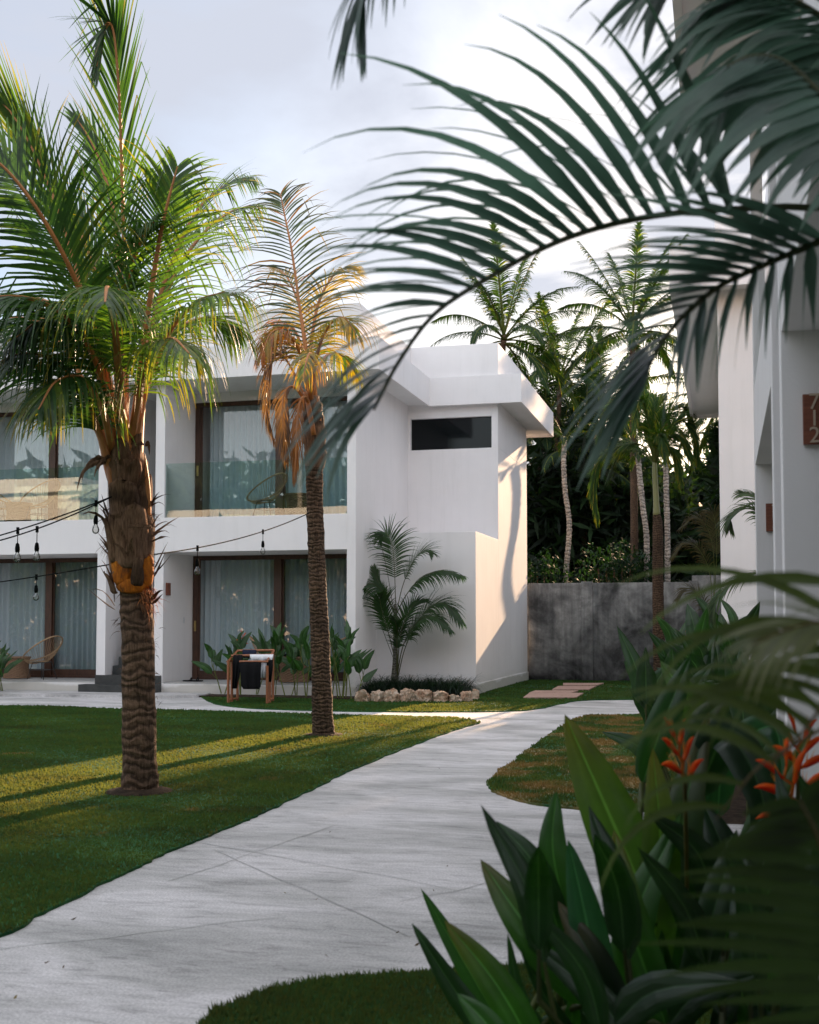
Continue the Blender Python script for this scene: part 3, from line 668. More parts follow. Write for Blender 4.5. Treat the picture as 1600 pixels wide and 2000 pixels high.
# ================================================================== COCONUT PALMS ON THE LAWN
def trunk_mesh(parent, cps, rads, m_, name='trunk', rings=0.09, n=20, seed=0, rag=.012):
    """ringed tapering trunk along a bent axis; every ring is a small overhanging scar"""
    mb = MB(); r = random.Random(seed); Lz = sum((Vector(cps[i + 1]) - Vector(cps[i])).length for i in range(len(cps) - 1))
    k = max(24, int(Lz / rings * 4)); P = spline(cps, k); vs = []
    def rad(t):
        x = t * (len(rads) - 1); j = min(int(x), len(rads) - 2); return rads[j] * (1 - (x - j)) + rads[j + 1] * (x - j)
    ph = 0; fr = 0; ramp_ = r.uniform(.7, 1.3); tl = 0
    for i in range(k):
        t = i / (k - 1); f0 = int(fr); fr += .25 * ramp_
        if int(fr) != f0: ramp_ = r.choice((.55, .8, 1.0, 1.3, 1.8)) * r.uniform(.85, 1.15); tl = r.uniform(-.02, .02)
        saw = fr % 1.0; T = (P[min(i + 1, k - 1)] - P[max(i - 1, 0)]).normalized(); A = T.cross(Vector((0, 1, 0))).normalized(); B = T.cross(A)
        for j in range(n):
            th = 2 * math.pi * j / n; nn = noise.noise(Vector((math.cos(th) * 1.2, math.sin(th) * 1.2, t * Lz * 4 + seed)))
            ra = .55 + .9 * noise.noise(Vector((math.cos(th) * 1.5 + int(fr) * 7.7, math.sin(th) * 1.5, seed))); rr = rad(t) * (1 + .05 * nn) + rag * (max(0, saw * 1.3 - .3) * max(.1, ra) * 1.5 + .5 * noise.noise(Vector((math.cos(th) * 5, math.sin(th) * 5, t * Lz * 14)))) ; wob = T * (tl * math.cos(th + int(fr)) + .035 * noise.noise(Vector((math.cos(th), math.sin(th), int(fr) * 3.1 + seed))))
            vs.append(P[i] + (A * math.cos(th) + B * math.sin(th)) * rr + wob)
    fs = [(i * n + j, i * n + (j + 1) % n, (i + 1) * n + (j + 1) % n, (i + 1) * n + j) for i in range(k - 1) for j in range(n)]
    fs.append(tuple(range((k - 1) * n, k * n)))
    mb.add(vs, fs); return mb.build(name, m_, parent, smooth=True)
# ---- palm 1
B1 = G(272, 1550); d1 = FW.dot(B1 - CAM)
def q1(x, y, dd=0.0): return D(x, y, d1 + dd)
palm1 = thing('coconut_palm', 'large green coconut palm with shaggy orange and brown leaf bases, nearest on the lawn', 'palm tree', B1)
s1 = d1 / F
trunk_mesh(palm1, [q1(275, 1560), q1(273, 1500), q1(271, 1350), q1(268, 1220), q1(264, 1120), q1(258, 1060)], [38 * s1, 33 * s1, 32 * s1, 31 * s1, 31.5 * s1, 33 * s1], BARK1, seed=1, rings=.125, n=28, rag=.008)
# root flare of soil
mb = MB(); mb.lathe([(.33, -.02), (.26, .03), (.17, .05), (.12, .05)], (B1.x, B1.y, .0), 24); mb.build('root_mound', SOIL, palm1, smooth=True)
# leaf base column
trunk_mesh(palm1, [q1(262, 1150), q1(258, 1100), q1(256, 1030), q1(252, 960), q1(248, 900), q1(243, 860)], [30 * s1, 41 * s1, 42 * s1, 37 * s1, 34 * s1, 26 * s1], SHEATH, 'leaf_base_column', rings=.22, n=28, seed=4, rag=.02)
rr_ = random.Random(5)
def husk(parent, name, c0, th, h, w0, w1, rad, m_, lean=.12, curl=.25, torn=.15, seed=0):
    """curved boat-shaped leaf base clasping the trunk"""
    r = random.Random(seed); mb = MB(); nu, nv = 7, 10; vs = []
    for i in range(nv + 1):
        t = i / nv; sh_ = math.sqrt(max(.02, 1 - (2 * t - 1) ** 2 * .93)) if m_ is ORANGE else (1 - .55 * t ** 1.6 if t < .99 else .2); wth = w0 * sh_ * (1 + .12 * noise.noise(Vector((t * 5, seed, 3)))); z = h * t; ro = rad * (1 + lean * t * t * 1.4 + .07 * math.sin(math.pi * t))
        for j in range(nu + 1):
            s = j / nu * 2 - 1; a = th + s * wth
            rr2 = ro * (1 + .05 * noise.noise(Vector((a * 2, t * 3, seed)))) - .020 * s * s - (.012 if i in (0, nv) else 0)
            zz = z - (torn * h * (.5 + noise.noise(Vector((s * 4, seed, 1)))) if i == nv else 0) - .10 * h * abs(s) * t
            vs.append(Vector((c0.x + math.cos(a) * rr2, c0.y + math.sin(a) * rr2, c0.z + zz)))
    fs = [(i * (nu + 1) + j, i * (nu + 1) + j + 1, (i + 1) * (nu + 1) + j + 1, (i + 1) * (nu + 1) + j) for i in range(nv) for j in range(nu)]
    mb.add(vs, fs); o = mb.build(name, m_, parent, smooth=True)
    md = o.modifiers.new('thick', 'SOLIDIFY'); md.thickness = .012; return o
def ang(x): return -math.pi / 2 - YAW * 0 + x      # 0 faces the camera, + turns towards +X
axis = lambda y: q1(262 - (1150 - y) * .06, y)
for i, (y, th, h, w0, w1, m_, rd) in enumerate(((1146, -.38, .42, .85, .40, ORANGE, .180), (1150, 1.25, .30, .42, .45, ORANGE, .176), (1085, .55, .46, .75, .55, SHEATH, .185), (1120, -1.2, .34, .6, .5, SHEATH, .185), (1065, -.45, .26, .35, .2, SHEATH, .188),
                                           (1030, .1, .42, 1.0, .7, SHEATH, .178), (1020, 1.3, .40, .5, .3, SHEATH, .172), (960, -.9, .38, .45, .3, PETIOLE, .160), (985, .75, .40, .45, .30, SHEATH, .165), (930, .0, .33, .9, .6, SHEATH, .150), (905, 1.2, .36, .4, .2, SHEATH, .145),
                                           (1160, .25, .13, .9, .5, ORANGE, .168), (1112, .35, .46, .62, .4, SHEATH, .194), (1146, .62, .26, .30, .2, SHEATH, .196), (1100, -.62, .40, .28, .3, SHEATH, .197), (1015, .1, .055, 1.3, .5, SHEATH, .186), (1040, .9, .06, .9, .5, SHEATH, .190), (1160, -1.0, .20, .4, .2, SHEATH, .186), (1010, 2.4, .4, .8, .5, SHEATH, .17), (1100, 3.1, .4, .8, .5, SHEATH, .18), (1000, -2.2, .4, .7, .5, SHEATH, .17))):
    husk(palm1, 'leaf_base', axis(y), ang(th), h, w0, w1, rd, m_, seed=i, lean=.05 if m_ is ORANGE else (.05, .16, .28)[i % 3])
def fibres(parent, lst, m_, seed, name='fibre_tuft', wd_=.006):
    r = random.Random(seed); mb = MB()
    for (c, th, n, L_, up_) in lst:
        for i in range(n):
            a = th + r.gauss(0, .35); p = c + Vector((math.cos(a), math.sin(a), 0)) * r.uniform(.13, .165) + Vector((0, 0, r.uniform(-.06, .06)))
            d = Vector((math.cos(a) + r.gauss(0, .4), math.sin(a) + r.gauss(0, .4), up_ + r.gauss(0, .6)))
            leaflet(mb, p, d, Vector((r.random(), r.random(), r.random())), L_ * r.uniform(.4, 1.2), wd_ * r.uniform(.5, 1.5), r.uniform(.2, 2), r, 4, 0, ((1, 1, 1), (1, 1, 1)))
    return mb.build(name, m_, parent, recalc=False)
for i, (y, th) in enumerate(((1060, 1.5), (1000, 1.55), (1090, -1.6), (1020, -1.5), (1150, -1.45), (1050, 1.9), (970, 1.0), (1128, 1.75), (1180, 1.3), (1190, -1.2), (1040, -.7), (1100, .35))):
    mb = MB(); r = random.Random(i * 3); a = ang(th); c = axis(y) + Vector((math.cos(a), math.sin(a), 0)) * .165
    for k_ in range(3): leaflet(mb, c + Vector((0, 0, .03 * k_)), Vector((math.cos(a) * .5 + r.gauss(0, .25), math.sin(a) * .5, 1 + r.gauss(0, .4))), Vector((math.cos(a), math.sin(a), .2)), r.uniform(.14, .30), r.uniform(.03, .07), r.uniform(-.2, 1.5), r, 5, 0, ((1, 1, 1), (1, 1, 1)), fold=.5)
    mb.build('torn_sheath', SHEATH, palm1, recalc=False)
fibres(palm1, [(axis(1160), ang(1.3), 60, .16, -.3), (axis(1180), ang(1.2), 40, .18, -1), (axis(1150), ang(.7), 14, .10, -.3)], FIBRE, 1)
fibres(palm1, [(axis(1060), ang(-1.5), 46, .17, .0), (axis(1020), ang(1.45), 50, .14, .9), (axis(1000), ang(-1.5), 16, .25, -.6), (axis(1220), ang(-1.5), 12, .12, 0), (axis(1260), ang(1.4), 16, .1, 0), (axis(1320), ang(1.4), 12, .07, .2), (axis(1100), ang(1.5), 20, .1, .6)], SHEATH, 2)
fibres(palm1, [(q1(272, y), ang(-1.6 + 3.2 * (k_ % 2)), 7, .06, 0) for k_, y in enumerate(range(1170, 1540, 22))], BARK1, 3, wd_=.004)
C1 = lambda x, y, dd=0.0: q1(x, y, dd)
F1S = [  # rachis control points (photo px, px, metres nearer/farther), leaflets, length, fwd, lift, droop, up, kink, colours
    dict(c=[(246, 900, 0), (247, 780, .05), (244, 600, .1), (240, 380, .1), (233, 180, .05), (222, 60, 0), (205, 55, -.1), (190, 130, -.2)], n=62, Ln=.78, fwd=58, lift=20, droop=.25, up=(0, -1, .1), cols=(GRD, GRN), both=(.25, GRD, DRY), kink=.15),
    dict(c=[(262, 890, 0), (270, 760, -.05), (290, 610, -.15), (312, 470, -.2), (330, 390, -.25), (347, 325, -.25)], n=46, Ln=.80, fwd=30, lift=10, droop=.75, up=(.15, -1, .25), cols=(GRN, LIM), both=(.2, LIM, YEL), kink=.5),
    dict(c=[(235, 900, 0), (222, 800, -.1), (198, 690, -.3), (165, 590, -.5), (120, 490, -.7), (60, 390, -.85), (0, 320, -.9), (-50, 300, -.9)], n=70, Ln=.92, fwd=30, lift=2, droop=.9, up=(.2, -1, .5), cols=(GRD, GRD), both=(.1, GRN, YEL), kink=.35),
    dict(c=[(230, 880, 0), (205, 740, .3), (155, 540, .5), (100, 370, .6), (30, 230, .6), (-50, 150, .6)], n=60, Ln=1.0, fwd=60, lift=30, droop=.05, up=(-.3, -1, .3), cols=(GRN, LIM), both=(.25, LIM, YEL), kink=.05),
    dict(c=[(240, 880, 0), (225, 700, .6), (190, 540, .9), (150, 440, 1.2), (100, 380, 1.4)], n=44, Ln=.7, fwd=50, lift=25, droop=.2, up=(-.1, -1, .3), cols=(GRD, GRN)),
    dict(c=[(255, 880, .1), (285, 700, .4), (330, 560, .7), (385, 470, 1.0), (440, 420, 1.2), (490, 400, 1.3)], n=52, Ln=.72, fwd=35, lift=5, droop=.9, up=(0, -.3, 1), cols=(GRN, LIM), kink=.5, both=(.2, GRN, YEL)),
    dict(c=[(262, 880, 0), (285, 760, -.3), (330, 650, -.6), (385, 590, -.9), (440, 570, -1.1)], n=50, Ln=.80, fwd=35, lift=6, droop=1.4, up=(0, -.5, 1), cols=(GRN, LIM), kink=.6, both=(.35, LIM, YEL)),
    dict(c=[(262, 870, 0), (280, 720, .3), (320, 560, .5), (375, 430, .6), (430, 370, .6), (480, 350, .6)], n=50, Ln=.62, fwd=40, lift=10, droop=.6, up=(-.3, -.6, .6), cols=(GRN, GRN), kink=.5, both=(.15, LIM, YEL)),
    dict(c=[(212, 905, 0), (196, 850, -.1), (170, 780, -.3), (120, 715, -.5), (50, 690, -.8), (-30, 720, -1.0)], n=56, Ln=.82, fwd=38, lift=-8, droop=1.7, up=(0, -.2, 1), cols=(GRD, GRD), kink=.3, both=(.15, LIM, YEL)),
    dict(c=[(225, 880, 0), (200, 740, -.4), (150, 640, -.8), (80, 590, -1.1), (0, 580, -1.3), (-70, 610, -1.4)], n=60, Ln=.85, fwd=38, lift=-2, droop=1.2, up=(0, -.4, 1), cols=(GRD, GRD), kink=.3, both=(.08, LIM, YEL)),
    dict(c=[(238, 880, 0), (230, 700, -.8), (220, 600, -1.3), (210, 560, -1.7), (205, 590, -2.0)], n=46, Ln=.7, fwd=35, lift=0, droop=1.3, up=(0, .2, 1), cols=(GRN, LIM), kink=.5, both=(.25, LIM, YEL)),
    dict(c=[(240, 870, .1), (200, 700, .9), (130, 610, 1.5), (50, 580, 1.9), (-40, 610, 2.2)], n=50, Ln=.8, fwd=38, lift=0, droop=1.1, up=(0, .2, 1), cols=(GRD, GRN), kink=.3),
    dict(c=[(252, 870, .1), (285, 720, .9), (350, 640, 1.4), (420, 620, 1.7), (470, 650, 1.9)], n=46, Ln=.75, fwd=38, lift=0, droop=1.3, up=(0, .2, 1), cols=(GRN, LIM), kink=.5, both=(.35, LIM, YEL)),
    dict(c=[(255, 870, 0), (275, 760, -.5), (300, 690, -.9), (335, 660, -1.3), (370, 690, -1.6)], n=40, Ln=.72, fwd=35, lift=0, droop=1.7, up=(0, -.1, 1), cols=(GRN, LIM), kink=.6, both=(.4, LIM, YEL)),
    dict(c=[(222, 890, 0), (200, 800, -.5), (160, 740, -.8), (110, 745, -1.1), (75, 800, -1.3)], n=40, Ln=.7, fwd=35, lift=0, droop=1.8, up=(0, -.1, 1), cols=(GRD, GRN), kink=.4, both=(.3, LIM, YEL)),
    dict(c=[(240, 860, 0), (238, 640, .5), (225, 430, .8), (190, 300, 1.0), (150, 230, 1.1)], n=40, Ln=.6, fwd=55, lift=20, droop=.2, up=(0, -1, .1), cols=(GRD, GRN)),
    dict(c=[(215, 890, 0), (170, 760, .2), (110, 660, .3), (40, 620, .4), (-40, 640, .4)], n=56, Ln=.85, fwd=36, lift=-4, droop=1.6, up=(0, -.3, 1), cols=(GRD, GRD), both=(.08, GRN, YEL), kink=.3),
    dict(c=[(225, 890, 0), (190, 720, -.2), (140, 640, -.5), (90, 620, -.8), (30, 660, -1.0)], n=50, Ln=.82, fwd=36, lift=-4, droop=1.8, up=(0, -.1, 1), cols=(GRD, GRD), both=(.2, GRN, YEL), kink=.4),
    dict(c=[(245, 880, .1), (240, 700, .2), (250, 560, .1), (275, 470, -.1), (310, 420, -.4)], n=44, Ln=.7, fwd=40, lift=0, droop=1.0, up=(0, -.3, 1), cols=(GRD, GRN), both=(.1, GRN, YEL), kink=.3),
]
for i, f in enumerate(F1S):
    r = random.Random(100 + i)
    build_frond(palm1, [C1(*p) for p in f['c']], n=int(f['n'] * 1.35), Ln=f['Ln'] * 1.12, Wd=.026, fwd=f['fwd'], lift=f['lift'], droop=f['droop'], up=f['up'], t0=.22, r=r, cols=f['cols'], both=f.get('both'), kink=f.get('kink', .2), rad=(.030, .006), segs=6, jit=.10, gap=.03, rachm=PETIOLE)
# bare cut petioles
for i, c in enumerate(([(256, 960, .02), (264, 890, -.02), (272, 800, -.05), (290, 700, -.1)], [(238, 960, .02), (225, 890, 0), (215, 800, 0), (200, 740, 0)], [(240, 985, .03), (216, 925, -.03), (196, 850, -.1), (165, 800, -.12)], [(285, 1010, -.05), (287, 950, -.08), (283, 885, -.1)], [(250, 965, -.04), (246, 900, -.1), (236, 820, -.1), (222, 760, -.1)])):
    mb = MB(); P = spline([C1(*p) for p in c], 14); mb.tube(P, [(.045 * (1 - .95 * (j / 13) ** 1.3)) if i == 3 else .088 * (1 - .6 * j / 13) for j in range(14)], 8, 0, None, flat=.45); mb.build('petiole', PETIOLE, palm1, smooth=True)
# papery hanging husk strips near the top
for i, (a, b, c) in enumerate(((208, 905, .85), (218, 900, .5), (275, 870, .4))):
    mb = MB(); r = random.Random(i)
    for k_ in range(3): leaflet(mb, C1(a + 4 * k_, b, -.08), Vector((-.2 + .15 * k_, -.1, .1)), Vector((.3, 1, 0)), .42 * c * 1.1, .055, 3.5, r, 7, 0, ((1, 1, 1), (1, 1, 1)), fold=.4)
    mb.build('husk_strip', SHEATH, palm1, recalc=False)

# ---- palm 2
B2 = G(632, 1438); d2 = FW.dot(B2 - CAM); s2 = d2 / F
q2 = lambda x, y, dd=0.0: D(x, y, d2 + dd)
palm2 = thing('coconut_palm', 'slender leaning coconut palm with yellow and rusty brown fronds, farther back on the lawn', 'palm tree', B2)
trunk_mesh(palm2, [q2(633, 1444), q2(630, 1390), q2(625, 1250), q2(619, 1100), q2(615, 980), q2(614, 905)], [23 * s2, 20 * s2, 18 * s2, 16.5 * s2, 15.5 * s2, 17 * s2], BARK2, seed=9, rings=.10, n=22, rag=.008)
mb = MB(); mb.lathe([(.3, -.02), (.24, .03), (.12, .04)], (B2.x, B2.y, 0), 20); mb.build('root_mound', SOIL, palm2, smooth=True)
trunk_mesh(palm2, [q2(615, 915), q2(615, 860), q2(611, 800), q2(606, 770)], [18 * s2, 21 * s2, 19 * s2, 11 * s2], SHEATH, 'leaf_base_column', rings=.2, n=22, seed=14, rag=.02)
ax2 = lambda y: q2(614 - (900 - y) * .05, y)
for i, (y, th, h, rd, m_) in enumerate(((900, .3, .3, .125, SHEATH), (870, -1.0, .3, .13, SHEATH), (850, 1.2, .34, .13, PETIOLE), (840, .1, .3, .12, SHEATH), (860, 2.6, .3, .13, SHEATH))):
    husk(palm2, 'leaf_base', ax2(y), ang(th), h, .7, .4, rd, m_, seed=30 + i, lean=.06)
fibres(palm2, [(ax2(860) - Vector((0, 0, 0)), ang(-1.4), 14, .2, -.5), (ax2(880), ang(1.4), 14, .15, .3)], SHEATH, 7)
F2S = [
    dict(c=[(608, 800, 0), (604, 740, -.05), (596, 680, -.05), (584, 590, 0), (570, 490, .1), (556, 420, .2), (548, 378, .25)], n=50, Ln=.95, fwd=22, lift=8, droop=.95, up=(.1, -1, .3), cols=((.03, .05, .035), (.08, .055, .03)), both=(.16, BRN, YEL), kink=.1, Wd=.026),
    dict(c=[(607, 790, 0), (606, 700, .2), (620, 600, .4), (650, 540, .5), (680, 520, .5)], n=40, Ln=.8, fwd=35, lift=5, droop=1.3, up=(0, -.3, 1), cols=(YEL, YEL), kink=.1),
    dict(c=[(608, 790, 0), (618, 700, -.3), (640, 640, -.6), (670, 620, -.8), (695, 650, -.9)], n=44, Ln=.72, fwd=35, lift=0, droop=1.7, up=(0, -.3, 1), cols=(YEL, (.38, .22, .04)), kink=.1, both=(.25, LIM, YEL)),
    dict(c=[(606, 790, 0), (590, 700, -.3), (560, 650, -.5), (530, 650, -.7), (510, 700, -.8)], n=44, Ln=.66, fwd=35, lift=0, droop=1.9, up=(0, -.3, 1), cols=(ORG, BRN), kink=.15, both=(.35, YEL, ORG)),
    dict(c=[(606, 790, 0), (595, 700, .3), (572, 640, .5), (545, 640, .6), (520, 680, .7)], n=40, Ln=.6, fwd=35, lift=0, droop=1.7, up=(0, .2, 1), cols=(ORG, ORG), kink=.1, both=(.4, YEL, YEL)),
    dict(c=[(607, 790, 0), (610, 720, -.6), (608, 690, -1.0), (600, 700, -1.3), (592, 740, -1.5)], n=36, Ln=.55, fwd=35, lift=0, droop=1.9, up=(0, .2, 1), cols=(YEL, ORG), kink=.1, both=(.4, LIM, YEL)),
    dict(c=[(607, 790, 0), (622, 720, .5), (645, 690, .9), (675, 700, 1.1), (700, 740, 1.2)], n=36, Ln=.6, fwd=35, lift=0, droop=1.8, up=(0, .2, 1), cols=(YEL, LIM), kink=.1, both=(.4, GRN, YEL)),
    dict(c=[(604, 800, 0), (580, 760, -.2), (560, 760, -.3), (552, 800, -.35), (556, 850, -.4), (560, 900, -.4)], n=40, Ln=.45, fwd=50, lift=0, droop=1.5, up=(0, -.6, 1), cols=(BRN, (.10, .05, .035)), kink=.1, Wd=.018),
    dict(c=[(606, 800, 0), (596, 775, -.3), (585, 790, -.4), (580, 840, -.45), (578, 890, -.45), (575, 935, -.45)], n=40, Ln=.42, fwd=55, lift=0, droop=1.5, up=(0, -1, .3), cols=(ORG, BRN), kink=.1, Wd=.018),
    dict(c=[(605, 795, 0), (570, 720, .0), (545, 690, .0), (525, 720, .0), (520, 800, 0), (535, 860, 0)], n=44, Ln=.45, fwd=55, lift=0, droop=1.5, up=(0, -1, .4), cols=(BRN, (.11, .06, .05)), kink=.1, Wd=.018),
    dict(c=[(607, 780, 0), (600, 690, .2), (585, 600, .5), (560, 540, .7), (530, 520, .9)], n=36, Ln=.75, fwd=38, lift=5, droop=1.2, up=(0, -.2, 1), cols=(YEL, ORG), kink=.1, Wd=.024),
]
for i, f in enumerate(F2S):
    build_frond(palm2, [q2(*p) for p in f['c']], n=f['n'], Ln=f['Ln'], Wd=f.get('Wd', .028), fwd=f['fwd'], lift=f['lift'], droop=f['droop'], up=f['up'], t0=.25, r=random.Random(200 + i), cols=f['cols'], both=f.get('both'), kink=f.get('kink', .2), rad=(.024, .005), segs=6, jit=.12, gap=.05, rachm=PETIOLE)
for i, c in enumerate(([(612, 850, -.12), (604, 800, -.14), (596, 765, -.15)], [(620, 850, -.05), (618, 800, -.05), (612, 740, -.05)])):
    mb = MB(); P = spline([q2(*p) for p in c], 10); mb.tube(P, [.06 * (1 - .4 * j / 9) for j in range(10)], 8, 0, None, flat=.45); mb.build('petiole', PETIOLE, palm2, smooth=True)

# ================================================================== FESTOON LIGHTS
def festoon(label, a, b, sag, bulbs, cord=.10, sc=1.0, rad=.006):
    t = thing('string_light', label, 'string lights', a, 'festoon lights strung between the palms')
    P = []
    for i in range(33):
        k = i / 32; p = Vector(a).lerp(Vector(b), k); p.z -= sag * 4 * k * (1 - k); P.append(p)
    mb = MB(); mb.tube(P, rad, 6); mb.build('cable', BLK, t, smooth=True)
    for k in bulbs:
        x = k * 32; j = min(int(x), 31); p = P[j].lerp(P[j + 1], x - j)
        mb = MB(); mb.tube([p + Vector((0, 0, .022)), p - Vector((0, 0, .03))], .012, 6); mb.tube([p - Vector((0, 0, .02)), p - Vector((0, 0, cord))], .0035, 5)
        mb.lathe([(.005, 0), (.013, -.008), (.017, -.03), (.019, -.05), (.016, -.072)], p - Vector((0, 0, cord)), 12); s_ = mb.build('lamp_holder', BLK, t, smooth=True)
        mb = MB(); c = p - Vector((0, 0, cord + .070)); prof = [(.012, 0), (.015, -.012), (.024, -.03), (.029, -.048), (.026, -.066), (.014, -.078), (.002, -.081)]
        mb.lathe(prof, c, 14); g = mb.build('bulb', BULBG, t, smooth=True); mat_ = g.parent; g.parent = s_
    return t
festoon('string of clear bulbs rising left from the big palm, upper cable', q1(228, 965, -.1), D(-200, 1090, 9.6), .10, (.37,), .11)
festoon('string of clear bulbs leaving the big palm to the left, lower cable with two bulbs', q1(228, 966, -.12), D(-220, 1098, 8.8), .05, (.10, .46), .10)
festoon('string of clear bulbs running between the two palms', q1(300, 1083, .1), q2(604, 1002, -.1), .07, (.21, .615), .10)
festoon('thin string of bulbs crossing low behind the big palm at the left edge', q1(228, 1100, .1), D(-260, 1160, 17), .05, (.22, .5), .08)

# ================================================================== SMALL ARECA BY THE WHITE BLOCK
Yp = 23.15; BA = Vector((atY(772, 1325, Yp).x, Yp, .03)); qa = lambda x, y, dd=0.0: atY(x, y, Yp + dd)
ar = thing('areca_palm', 'young dark green palm with a slim trunk against the white block, above the rocks', 'palm', BA)
mb = MB(); mb.tube(spline([qa(771, 1334), qa(772, 1290), qa(773, 1230), qa(772, 1180)], 16), [.085, .08, .07, .062, .055, .05, .048, .046, .045, .044, .043, .042, .04, .038, .034, .03], 12); mb.build('trunk', m_bark('slim palm bark', (.06, .065, .055), (.17, .17, .14), 60), ar, smooth=True)
DG = (.022, .052, .016); DG2 = (.032, .07, .02)
AF = [dict(c=[(773, 1200, 0), (772, 1150, 0), (770, 1100, -.05), (765, 1060, -.1), (752, 1040, -.15), (742, 1052, -.2)], n=34, Ln=.52, fwd=32, lift=8, droop=.8),
      dict(c=[(774, 1200, 0), (785, 1150, .0), (800, 1110, -.1), (815, 1085, -.2), (832, 1075, -.25), (842, 1080, -.3)], n=30, Ln=.42, fwd=40, lift=10, droop=.6),
      dict(c=[(774, 1200, 0), (795, 1160, -.2), (825, 1128, -.3), (865, 1115, -.4), (905, 1125, -.5)], n=40, Ln=.42, fwd=42, lift=-5, droop=1.2),
      dict(c=[(771, 1200, 0), (760, 1175, -.1), (745, 1152, -.2), (722, 1140, -.3), (700, 1165, -.4), (688, 1200, -.45)], n=40, Ln=.52, fwd=40, lift=0, droop=1.2),
      dict(c=[(771, 1200, 0), (757, 1165, 0), (742, 1145, 0), (735, 1125, 0), (731, 1112, 0)], n=24, Ln=.26, fwd=55, lift=25, droop=.2),
      dict(c=[(772, 1290, 0), (760, 1240, -.1), (748, 1200, -.2), (742, 1170, -.3), (745, 1160, -.4)], n=30, Ln=.44, fwd=45, lift=15, droop=.6),
      dict(c=[(778, 1320, -.1), (790, 1270, -.15), (810, 1225, -.2), (840, 1185, -.3), (870, 1180, -.4), (902, 1215, -.5)], n=46, Ln=.52, fwd=42, lift=10, droop=1.0),
      dict(c=[(776, 1320, -.1), (785, 1270, -.2), (800, 1235, -.35), (822, 1210, -.5), (850, 1205, -.6), (880, 1230, -.7)], n=40, Ln=.46, fwd=45, lift=5, droop=1.0),
      dict(c=[(776, 1320, -.1), (780, 1260, -.15), (790, 1215, -.2), (810, 1180, -.1), (830, 1172, .0)], n=36, Ln=.42, fwd=42, lift=15, droop=.8),
      dict(c=[(775, 1310, -.1), (776, 1260, -.2), (775, 1225, -.4), (768, 1205, -.6)], n=30, Ln=.38, fwd=45, lift=10, droop=.9)]
for i, f in enumerate(AF): build_frond(ar, [qa(*p) for p in f['c']], n=int(f['n'] * 1.35), Ln=f['Ln'] * 1.22, Wd=.030, fwd=f['fwd'], lift=f['lift'], droop=f['droop'], up=(0, -.6, 1), t0=.28, r=random.Random(300 + i), cols=(DG, DG2), rad=(.012, .003), leafm=LEAFN, rachm=LEAFN, rach=(.07, .07, .03), jit=.06)
for c in ([(744, 1060, -.2), (757, 1120, -.1), (770, 1200, 0)], [(742, 1215, -.2), (755, 1250, -.1), (770, 1290, 0)]):
    mb = MB(); mb.tube(spline([qa(*p) for p in c], 10), .006, 5, 0, (.05, .05, .03)); mb.build('bare_stalk', LEAFN, ar)

# ================================================================== HELICONIAS
COLS9 = (-1, -.82, -.6, -.38, -.09, 0, .09, .38, .6, .82, 1)
STR = [random.Random(5 * q).uniform(-1, 1) for q in range(14)]
def paddle(mb, ctrl, W, r, up=(0, 0, 1), fold=.25, col=(.03, .085, .02), tip=None, n=12, mi=0, wave=.03, roll=0):
    P = spline(ctrl, n + 1); up = Vector(up); vs = []; cs = []
    c0 = hcol(col, r, .2); mid = tuple(min(1, x * 2.2 + .02) for x in c0); tipc = tip or c0
    for i in range(n + 1):
        t = i / n; T = (P[min(i + 1, n)] - P[max(i - 1, 0)]).normalized(); S = T.cross(up)
        if S.length < .05: S = T.cross(Vector((1, .3, 0)))
        S.normalize(); Nn = S.cross(T)
        ww = W * .5 * (math.sin(math.pi * min(1, .06 + .94 * t ** .72)) ** .72) * (1 if t < .97 else .3)
        if i == 0: ww = W * .05
        k = t ** 4; c = tuple(c0[j] * (1 - k) + tipc[j] * k for j in range(3))
        for s in COLS9:
            lf = abs(s) * fold * ww * 1.2 - (abs(s) ** 3) * ww * .35; wv = wave * W * math.sin(t * 16 + s * 2 + r.random()) * abs(s)
            vs.append(P[i] + S * s * ww + Nn * (lf + wv)); cs.append(mid if s == 0 else tuple(x * (1 + .22 * STR[int((s + 1) * 6)]) for x in c))
    fs = [(11 * i + j, 11 * i + j + 1, 11 * i + j + 12, 11 * i + j + 11) for i in range(n) for j in range(10)]
    mb.add(vs, fs, mi, cs)
